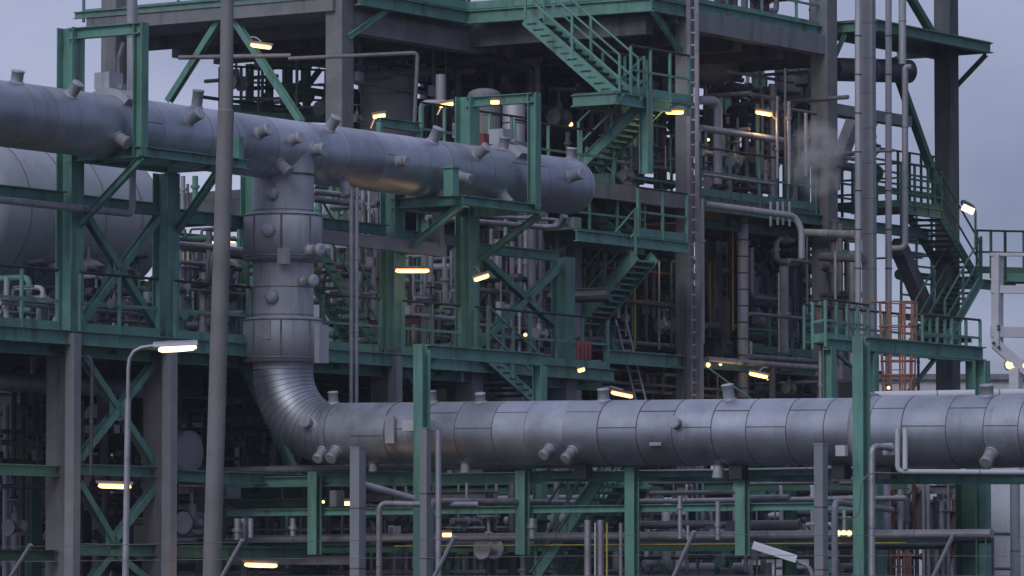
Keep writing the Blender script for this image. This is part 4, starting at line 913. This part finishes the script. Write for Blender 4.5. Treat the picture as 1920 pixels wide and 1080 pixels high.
# loose ladder in tower
for (x, lab) in ((1175, 'pale loose ladder leaning in the tower left of the ladder column'),):
    t = thing('ladder', lab, 'ladder', P(x+30, 770, 110)); a = P(x-20, 600, 106.4); b = P(x+22, 770, 105.8)
    for s_ in (0, .22): MB().bar(a + V((s_, 0, 0)), b + V((s_, 0, 0)), .03, .03).build('stile', WHITE, t)
    for k in range(1, 9): q = a.lerp(b, k/9); MB().bar(q, q + V((.22, 0, 0)), .02, .02).build('rung', WHITE, t)
# ---------------------------------------------------------------- STEAM
st = MB(); c_ = P(1533, 296, 107.2); R__, H__ = .75, 1.9
st.lathe(c_ - Z*H__/2, Z, [(H__*k/14, max(.02, R__*math.sin(math.pi*(k+.01)/14.02)**.5)) for k in range(15)], 24)
o = st.build('steam', DARK); m = bpy.data.materials.new('steam_vapour'); m.use_nodes = True; t_ = m.node_tree; t_.nodes.clear()
mo = N(t_, 'ShaderNodeOutputMaterial'); pv = N(t_, 'ShaderNodeVolumePrincipled'); pv.inputs['Color'].default_value = (1, 1, 1, 1)
g_ = N(t_, 'ShaderNodeTexCoord'); nn = N(t_, 'ShaderNodeTexNoise'); nn.inputs['Scale'].default_value = 2.2; nn.inputs['Detail'].default_value = 4
gr = N(t_, 'ShaderNodeTexGradient', gradient_type='SPHERICAL'); mpp = N(t_, 'ShaderNodeMapping'); mpp.inputs['Location'].default_value = (0, 0, -.8); mpp.inputs['Scale'].default_value = (1/.75, 1/.75, 1/1.1)
mr = N(t_, 'ShaderNodeMapRange'); mr.inputs['From Min'].default_value = .38; mr.inputs['From Max'].default_value = .72; mr.inputs['To Max'].default_value = 5.5
ml_ = N(t_, 'ShaderNodeMath', operation='MULTIPLY')
t_.links.new(g_.outputs['Object'], nn.inputs['Vector']); t_.links.new(nn.outputs['Fac'], mr.inputs[0]); t_.links.new(g_.outputs['Object'], mpp.inputs[0]); t_.links.new(mpp.outputs[0], gr.inputs[0])
t_.links.new(mr.outputs[0], ml_.inputs[0]); t_.links.new(gr.outputs['Fac'], ml_.inputs[1]); t_.links.new(ml_.outputs[0], pv.inputs['Density']); t_.links.new(pv.outputs[0], mo.inputs['Volume'])
o.data.materials[0] = m; o['kind'] = 'stuff'; o['label'] = 'wisp of white steam drifting before the right tower column'; o['category'] = 'steam'

t = thing('boxed_riser', 'widest tall boxed grey riser right of the tower column', 'duct', V((P(1629, 700, 108.5).x, 108.5, 0)))
q = P(1629, 300, 108.5)
MB().box(V((q.x, q.y, 9)), .16, .3, 18).build('casing', DUCT, t)
for k in range(22): MB().box(V((q.x, q.y, 1 + k*.8)), .165, .305, .014).build('joint_strip', SEAM, t)
gq = P(418, 216, 109.5); gz = gq.z; gf = Face((gq.x, gq.y), (U*.6 + V((1, 0, 0))).normalized())
t = thing('far_gantry', 'thin green railed gantry far behind, seen under the upper left slab', 'platform', V((gq.x, gq.y, 0)))
g0, g1 = gf.ptz(412, gz), gf.ptz(650, gz)
MB().bar(g0, g1, .7, .12).build('deck', GREEN2, t); railing(t, [g0 + Z*.08, g1 + Z*.08], 1.05, .55, GREEN3, mids=2); 
for x in (468, 505, 541, 575): column(t, gf.shift(U*.8), x, 200, 120, 1290, .14, .14, GREEN2)
brace(t, gf.shift(U*.9), 600, 130, 545, 205, .12, GREEN3); brace(t, gf.shift(U*.9), 512, 150, 575, 215, .1, GREEN3)
vessel('pale small vessel lying behind the downpipe on the rack', P(590, 402, 103), P(700, 408, 104.5), .3, CREAM, .5)
vessel('pale upright vessel in the distance between downpipe and rack column', P(640, 640, 108), P(640, 560, 108), .8, CREAM, .4)
# ---------------------------------------------------------------- EXPLICIT FINE DETAIL
def verts(label, lst, m=GALV, zt=None):
    """group of upright lines that belong to one pipe bank: (px, y0, y1, Y, r[, material])"""
    p = P(lst[0][0], lst[0][2], lst[0][3]); t = thing('pipe_bank', label, 'pipes', V((p.x, p.y, min(P(*l[:1], l[2], l[3]).z for l in lst))))
    for l in lst:
        a, b = P(l[0], l[1], l[3]), P(l[0], l[2], l[3]); b = V((a.x, a.y, b.z)); mb = MB(); mb.tube([b, a], l[4], 12)
        n = int((a-b).length/1.1) + 1
        for j in range(1, n): mb.lathe(b.lerp(a, j/n), Z, [(0, l[4]*1.07), (.02, l[4]*1.07)], 12)
        if random.random() < .5: flange(mb, b.lerp(a, random.uniform(.3, .8)), Z, l[4], 12)
        mb.build('pipe', l[5] if len(l) > 5 else m, t)
    return t
def horiz(label, lst, m=GALV):
    """bank of level lines: (px0, py0, px1, Y, dir, r)"""
    p = P(lst[0][0], lst[0][1], lst[0][3]); t = thing('pipe_bank', label, 'pipes', p)
    for l in lst:
        a = P(l[0], l[1], l[3]); f = Face((a.x, a.y), l[4]); b = f.ptz(l[2], a.z); mb = MB(); mb.tube([a, b], l[5], 12)
        ax = (b-a).normalized(); n = int((a-b).length/1.3) + 1
        for j in range(1, n): mb.lathe(a.lerp(b, j/n), ax, [(0, l[5]*1.08), (.02, l[5]*1.08)], 12)
        mb.build('pipe', l[6] if len(l) > 6 else m, t)
    return t
verts('upright pipes left of the middle floor steam', [(1457, 180, 335, 110, .035, GALV), (1472, 128, 338, 110.5, .03, GALVD), (1479, 190, 345, 109.5, .045, GALV), (1511, 212, 330, 110, .04, GALV), (1420, 195, 330, 111, .05, GREEN2), (1359, 240, 330, 112, .07, GREEN3), (1436, 300, 345, 110, .05, CONC)])
horiz('level pipes between ladder and tower column on the middle floor', [(1320, 180, 1408, 110, -W, .05, GALVD), (1408, 177, 1460, 110, U, .05, GALVD), (1318, 286, 1392, 109.5, U, .07, GALV), (1480, 205, 1530, 110, U, .045, GALVD), (1318, 327, 1452, 107.6, U, .035, GALV)])
verts('stub pipes hanging under the middle floor', [(1445, 378, 424, 109, .03), (1458, 378, 422, 109.3, .03), (1468, 378, 422, 109.6, .03), (1480, 378, 424, 109.9, .03)], CREAM)
horiz('level pipes in the tower right of the standpipe', [(1406, 588, 1545, 109, U, .045, GALVD), (1402, 668, 1532, 109, U, .06, GALVD), (1320, 612, 1370, 111, U, .07, GALV), (1480, 488, 1520, 109, U, .05, GALVD), (1320, 545, 1368, 113, U, .04, BROWN)])
verts('uprights of differing thickness right of the standpipe in the tower', [(1470, 500, 662, 111, .11, CONC), (1374, 425, 620, 110.6, .022, YEL), (1434, 500, 580, 113, .03, GALVD), (1460, 512, 660, 110.5, .02, CREAM), (1360, 560, 740, 111, .1, CONCD), (1317, 372, 645, 106.2, .045, DUCT), (1495, 410, 600, 113, .03, GALVD), (1513, 430, 590, 111, .025, GALVD), (1408, 640, 665, 109, .03, GALV), (1448, 690, 748, 110, .08, CONCD), (1345, 705, 748, 110, .03, GALV)])  # the thin yellow upright has lamp light painted into its colour
verts('bright silver uprights at the foot of the tower column', [(1537, 560, 668, 105, .028, GALV), (1538, 668, 760, 105, .04, GALV), (1547, 675, 760, 105, .03, GALV), (1555, 678, 760, 105, .04, GALV), (1566, 470, 600, 108, .03, GALV)])
verts('upright lines between the middle green frame and concrete column', [(986, 400, 640, 102, .06, GALV), (1003, 400, 690, 103, .06, GALV), (1013, 430, 640, 104, .03, DARKP), (1022, 400, 700, 103, .065, ALU2), (1043, 410, 700, 102.5, .07, ALU2), (1032, 420, 690, 103.6, .03, YEL), (995, 380, 560, 104, .03, BROWN)])
verts('upright pipes behind the long strip lamp', [(775, 510, 640, 99, .045, GALV), (789, 505, 560, 99, .012, CREAM), (797, 480, 660, 99.5, .045, DUCT), (808, 470, 620, 100, .05, DUCT), (833, 470, 570, 100, .045, GALV), (846, 470, 575, 100.4, .03, GALV), (771, 570, 660, 100, .07, YEL), (757, 560, 660, 98, .02, GALV), (835, 500, 560, 99.8, .07, DUCT)])
horiz('short level pipes behind the long strip lamp', [(745, 526, 768, 97, U, .05, ALU2), (777, 559, 812, 98, U, .045, GALV), (828, 576, 862, 97.5, U, .04, GALV), (777, 571, 808, 98.6, U, .03, DUCT)])
horiz('level pipes under the high pipe right of the downpipe', [(586, 359, 672, 94, U, .06, GALV), (586, 374, 670, 94, U, .055, GALVD), (586, 346, 612, 93, U, .08, ALU2), (752, 393, 830, 97, U, .035, GALV)])
verts('upright pipes right of the twin thin pipes', [(681, 345, 440, 95.5, .045, GALV), (692, 350, 440, 95.3, .03, ALU2), (700, 500, 600, 96, .06, DUCT), (687, 365, 440, 96.5, .02, BLACK), (707, 380, 560, 98, .012, ORANGE), (703, 470, 530, 97, .02, ORANGE), (676, 500, 560, 96, .05, DUCT)])
verts('thin uprights and frame legs seen through the gap under the high pipe', [(596, 380, 430, 99, .06, GREEN2), (632, 370, 430, 99, .06, GREEN2), (650, 350, 440, 99, .07, GREEN3), (343, 330, 450, 96, .05, GALV), (352, 345, 400, 96, .03, GALVD), (366, 330, 400, 97, .06, GREEN2)])
verts('instrument uprights behind the left columns', [(366, 470, 610, 95, .06, DUCT), (378, 470, 620, 95.5, .04, GALV), (388, 490, 620, 96, .08, DUCT), (373, 545, 640, 95, .03, GALV), (448, 430, 640, 94, .04, GREEN2), (440, 480, 620, 96, .08, DUCT)])
verts('upright pipes at the left picture edge', [(10, 262, 600, 90, .04, DARKP), (27, 262, 600, 90.5, .035, DARKP), (14, 380, 590, 89.5, .09, ALU2), (12, 760, 1300, 92, .06, GALV), (29, 755, 1300, 92, .085, GALV), (39, 770, 1300, 92, .015, GALV), (50, 770, 1300, 92, .01, YEL)])
pipe_thing('short capped stub standing on the thick pipe under the left deck', PP(89, (62, 705), (62, 662)), .05, GALV)
pipe_thing('thin dark hooked pole beside the left lower bracing', [P(163, 668, 85.5), P(170, 672, 85.5), P(173, 690, 85.5), P(170, 890, 85.5)], .035, DARKP)
t = thing('wall_bracket', 'green bracket frame standing just behind the high pipe at its middle', 'bracket', P(717, 262, 98))
q = P(712, 229, 98); f = Face((q.x, q.y), U); e = f.ptz(786, q.z); MB().ibeam(q, e, .16, .2).build('beam', GREEN, t)
for p_ in (q, e): MB().bar(p_ - Z*.9, p_, .1, .1).build('leg', GREEN, t)
MB().ibeam(q - Z*.45, q - Z*.45 + W*1.2, .1, .14).build('beam', GREEN2, t)
t = thing('walkway', 'railed walkway behind the high pipe near its right end', 'platform', RF.shift(W*2.4).pt(790, 300))
f = RF.shift(W*2.4); q = f.pt(790, 300); e = f.ptz(1000, q.z); MB().ibeam(q, e, .14, .2).build('beam', GREEN2, t); railing(t, [q + Z*.1, e + Z*.1], 1.1, .9, GREEN)
MB().prism([q + Z*.1, e + Z*.1, e + W*1.2 + Z*.1, q + W*1.2 + Z*.1], Z*.03).build('deck', GREEN3, t)
fq = LR.shift(U*.9).pt(1075, 960); FWD = Face((fq.x, fq.y), W)
stair('green stair under the low pipe rising right between two stub posts', FWD.pt(1005, 1080), FWD.pt(1125, 898), U*.9, 14, GREEN, rails=(0, 1), tread=GREEN2)
stair('green lower stair flight behind the three slender uprights', FWD.shift(U*1.2).pt(1068, 1090), FWD.shift(U*1.2).pt(1176, 905), U*.7, 14, GREEN2, rails=(0,))
verts('close bank of grey and copper uprights below the right end of the low pipe', [(1663, 905, 1010, 86, .07, GALV), (1676, 905, 1060, 88, .03, BROWN), (1688, 905, 1020, 88, .06, GALV), (1700, 905, 1020, 88.4, .05, DUCT), (1713, 905, 1020, 88, .035, BROWN), (1722, 905, 1020, 88.6, .07, GALVD), (1731, 905, 1300, 88, .03, GALV), (1739, 905, 1020, 88.8, .025, GALV), (1765, 905, 1300, 88.5, .05, GALV), (1778, 905, 1300, 88, .03, GALVD), (1784, 905, 1300, 88.3, .03, GALV), (1797, 960, 1300, 88.3, .02, YEL)])
verts('short upright pipe stubs on the long banded pipe at the bottom', [(445, 972, 1012, 87.6, .06), (456, 972, 1010, 87.8, .05), (470, 972, 1008, 87.4, .05), (549, 972, 1005, 87.4, .05), (998, 972, 1010, 85.5, .06), (1275, 930, 1010, 84.6, .04), (1346, 940, 1012, 84.4, .045), (1290, 985, 1012, 84.6, .03), (875, 905, 940, 87, .03)], GALV)
for (x_, y_, w_, h_, Y_, m_, lb) in ((740, 995, .22, .18, 90, WHITE, 'pale junction box low behind the bent pipe'), (1333, 984, .2, .16, 87, DUCT, 'left of two grey boxes on the bottom rack right of the stub posts'), (1371, 985, .2, .16, 87, DUCT, 'right of two grey boxes on the bottom rack right of the stub posts'),
                    (865, 705, .1, .22, 96, DUCT, 'small grey box hung below the deck beside the front beam'), (632, 690 + 245, .25, .3, 87.5, GALVD, 'grey box beside the square duct under the elbow'), (430, 920, .4, .3, 92, CREAM, 'pale cabinet low behind the grey mast'),
                    (1150, 185, .5, .6, 114, CREAM, 'pale cabinet under the stair landing in the tower'), (855, 245, .14, .3, 100, CREAM, 'small pale sign plate left of the upper green post'), (275, 425, .5, 1.1, 92, DUCT, 'tall grey cabinet behind the left bracing'),
                    (1580, 700, .5, .3, 104, GALVD, 'grey box beneath the caged platform'), (1160, 250, .9, .9, 114, CONC, 'concrete plinth block behind the lower stair')):
    q = P(x_, y_, Y_); t = thing('junction_box' if w_ < .45 else 'cabinet', lb, 'box', q - Z*h_/2); MB().box(q, w_, w_*.6, h_).build('body', m_, t); MB().box(q - U*(w_/2+.004), .006, w_*.45, h_*.8).build('door', GALVD, t)
horiz('level pipe with small valves before the corner tank', [(1850, 1000, 1900, 86, U, .035, GALVD), (1850, 1066, 1900, 86, U, .03, GALVD)])
horiz('thin level lines on the bottom rack, right half', [(1400, 908, 1560, 86.5, -W, .03, GALV), (1400, 934, 1480, 86, -W, .06, GALV), (1220, 925, 1390, 87, -W, .04, GALV), (1200, 982, 1340, 86.5, -W, .05, GALV), (1410, 985, 1500, 86.4, -W, .09, GALVD), (1480, 1024, 1780, 86, -W, .05, DARKP)])
t = thing('rail_cage', 'orange railing frame low under the right rack', 'railing', P(1695, 1100, 88))
for x_ in (1684, 1696, 1707): MB().bar(P(x_, 1035, 88), P(x_, 1150, 88), .04, .04).build('post', ORANGE, t)
for y_ in (1040, 1062): MB().bar(P(1672, y_, 88), P(1716, y_ + 1, 88), .04, .04).build('rail', ORANGE, t)
def bank(label, face, x0, x1, y0, y1, dep, n, rr, mats, rails=2):
    p = face.pt((x0+x1)/2, y1); t = thing('pipe_bank', label, 'pipes', p)
    for k in range(n):
        f = face.shift(W*random.uniform(*dep)); px = x0 + (x1-x0)*(k + random.uniform(.1, .9))/n; r = random.uniform(*rr); m = random.choice(mats)
        ya = y0 + (y1-y0)*random.choice((0, 0, 0, .2, .4)); yb = y1 - (y1-y0)*random.choice((0, 0, .15, .35))
        a = f.pt(px, ya); b = V((a.x, a.y, zof(a.y, yb))); pts = [b, a]
        if random.random() < .4: pts.append(a + random.choice((U, W, -W))*random.uniform(.3, .9))
        mb = MB(); mb.pipe(pts, r, r*3, 10)
        for j in range(random.randint(0, 3)): flange(mb, b.lerp(a, random.uniform(.15, .9)), Z, r, 10)
        o = mb.build('pipe', m, t)
        if random.random() < .25: MB().box(b.lerp(a, random.uniform(.2, .6)) - U*r, .16, .12, random.uniform(.15, .35)).build('instrument_box', random.choice((DUCT, GALVD, CREAM)), t)
    for k in range(rails):
        f = face.shift(W*random.uniform(*dep)); a = f.pt(x0, random.uniform(y0, y1)); b = f.ptz(x1, a.z); mb = MB(); mb.tube([a, b], random.uniform(.025, .06), 10); mb.build('cross_pipe', random.choice(mats), t)
    for k in range(max(1, n//6)): valve(t, face.shift(W*dep[0]).pt(random.uniform(x0, x1), random.uniform(y0 + (y1-y0)*.5, y1)), random.uniform(.7, 1.2), random.choice(mats))
    return t
FM = [GALV, GALVD, GALVD, DUCT, DARKP, GREEN2, GREEN3, ALU2]
bank('nearest upright lines of the tower bay below the lower landing', T2, 1100, 1275, 490, 655, (.8, 3), 16, (.015, .05), FM + [BROWN, YEL], 5)
bank('nearest upright lines of the tower bay right of the standpipe', T2, 1408, 1532, 470, 660, (.8, 3), 14, (.015, .05), FM, 4)
bank('nearest upright lines between the ladder and the standpipe', T2, 1322, 1380, 430, 740, (.8, 3), 8, (.015, .045), FM + [BROWN, YEL], 4)
bank('nearest upright lines on the middle floor below the stair landing', T2, 1125, 1275, 235, 330, (1, 3), 12, (.015, .05), FM, 4)
bank('nearest upright lines on the middle floor right of the ladder', T2, 1320, 1450, 245, 345, (.6, 3), 14, (.015, .05), FM, 3)
bank('high thin lines under the roof right of the ladder', T2, 1325, 1530, 110, 240, (2, 5), 12, (.015, .045), FM, 4)
bank('lines rising behind the low pipe at the tower foot', T2, 1100, 1530, 690, 748, (.5, 3), 22, (.015, .05), FM, 5)
bank('thin lines and instruments behind the long strip lamp', RF, 755, 862, 480, 650, (1.2, 4), 10, (.012, .04), FM, 3)
bank('thin lines behind the X braced middle frame', RF, 892, 1040, 480, 680, (1.2, 4.5), 16, (.012, .045), FM, 4)
bank('thin lines around the dark stair behind the downpipe', RF, 608, 712, 400, 640, (2.2, 5), 9, (.012, .04), FM, 3)
bank('thin lines between the left columns behind the mast', RF, 330, 465, 430, 620, (1.2, 4), 12, (.012, .04), FM, 4)
bank('small deck piping in front of the pale horizontal vessel', RF, 0, 300, 520, 612, (.5, 1.8), 18, (.02, .06), FM + [BROWN], 5)
bank('uprights in the dark bay under the left deck', RF, 0, 290, 690, 1000, (2, 5), 10, (.02, .06), [DARKP, GALVD, GREEN3], 5)
bank('uprights in the dark bay between elbow and left leg', RF, 330, 600, 690, 880, (2, 5), 12, (.02, .06), [DARKP, GALVD, GREEN3], 5)
bank('hanging lines under the tower roof at centre', T1, 660, 1000, 60, 235, (.5, 4), 16, (.015, .06), [DARKP, GALVD, GREEN3, GALVD], 6)
bank('fine uprights behind the bottom rack, middle part', LR.shift(U*3), 430, 1180, 905, 1100, (-.5, 2), 26, (.015, .045), FM, 4)
bank('fine uprights behind the bottom rack, right part', LR.shift(U*3), 1190, 1640, 905, 1100, (-.5, 2), 22, (.015, .045), FM + [WHITE], 4)
# tower extras: thin framing, red-brown beams, rear cross bracing
t = thing('service_frame', 'dark inner steel frame of beams and braces behind the tower columns', 'steel frame', V((T2.pt(1400, 400).x, T2.pt(1400, 400).y + 8, 0)))
fr_ = T2.shift(W*5)
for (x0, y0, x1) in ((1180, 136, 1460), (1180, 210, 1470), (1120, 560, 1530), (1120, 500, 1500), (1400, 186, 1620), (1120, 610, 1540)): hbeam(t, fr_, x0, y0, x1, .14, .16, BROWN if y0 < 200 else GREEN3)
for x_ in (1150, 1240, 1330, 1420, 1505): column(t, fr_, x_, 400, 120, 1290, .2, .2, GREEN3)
for (a, b, c, d) in ((1150, 520, 1240, 640), (1240, 520, 1150, 640), (1330, 520, 1420, 640), (1420, 400, 1330, 500), (1505, 140, 1420, 300), (1330, 700, 1420, 620)): brace(t, fr_, a, b, c, d, .09, GREEN3)
railing(t, [T2.shift(W*.8).pt(1400, 660), T2.shift(W*.8).ptz(1528, T2.shift(W*.8).pt(1400, 660).z)], 1.1, 1.0, GREEN2)
railing(t, [fr_.pt(1100, 330), fr_.ptz(1290, fr_.pt(1100, 330).z)], 1.1, .8, GREEN2)
t = thing('rear_gantry', 'far railed frames seen between outside stair and tower corner', 'platform', P(1700, 640, 125))
for y_ in (455, 520, 600): f = Face((P(1690, y_, 124).x, 124), U); q = f.pt(1690, y_); e = f.ptz(1775, q.z); railing(t, [q, e], 1.0, .7, GREEN3, mids=2)
for y_ in (330,): f = T2.shift(W*1.5); q = f.pt(1640, y_ + 30); e = f.ptz(1770, q.z); railing(t, [q, e], 1.1, .6, GREEN3, mids=3)
p, q = T2.shift(W*3).pt(1606, 215), T2.shift(W*3).pt(1562, 330); MB().bar(p, q, .3, .3).build('brace', CONC, tw)
pipe_thing('tilted pipe from the bottom rack duct up to the first bent pipe', [P(678, 908, 85.5), P(775, 935, 86)], .065, GALV)
pipe_thing('slanting thin conduit above the low pipe near the ladder foot', [P(1328, 690, 104), P(1408, 748, 104)], .02, GREEN2)
# ---------------------------------------------------------------- FAR RIGHT BACKDROP
block('pale low building beyond the right end of the low pipe', 1600, 2050, 712, 170, 20, WHITE)
pipe_thing('silver riser standing before the corner tank', PP(86, (1905, 1300), (1903, 900)), .09, ALU2)
pipe_thing('thin dark riser left of the corner tank', PP(86, (1862, 1300), (1861, 1000)), .03, GALVD)
# ---------------------------------------------------------------- AIR
hz = MB(); hz.quadbox(V((0, 70, 12)), V((160, 0, 0)), V((0, 140, 0)), Z*13.5)  # thin volume added to lift the darks of the far interiors
o = hz.build('haze', DARK); m = bpy.data.materials.new('air'); m.use_nodes = True; t_ = m.node_tree; t_.nodes.clear()
mo = N(t_, 'ShaderNodeOutputMaterial'); pv = N(t_, 'ShaderNodeVolumePrincipled'); pv.inputs['Color'].default_value = (.8, .82, .95, 1); pv.inputs['Density'].default_value = .0003
t_.links.new(pv.outputs[0], mo.inputs['Volume']); o.data.materials[0] = m; o['kind'] = 'stuff'; o['label'] = 'thin evening haze added to lift the dark interiors'; o['category'] = 'haze'
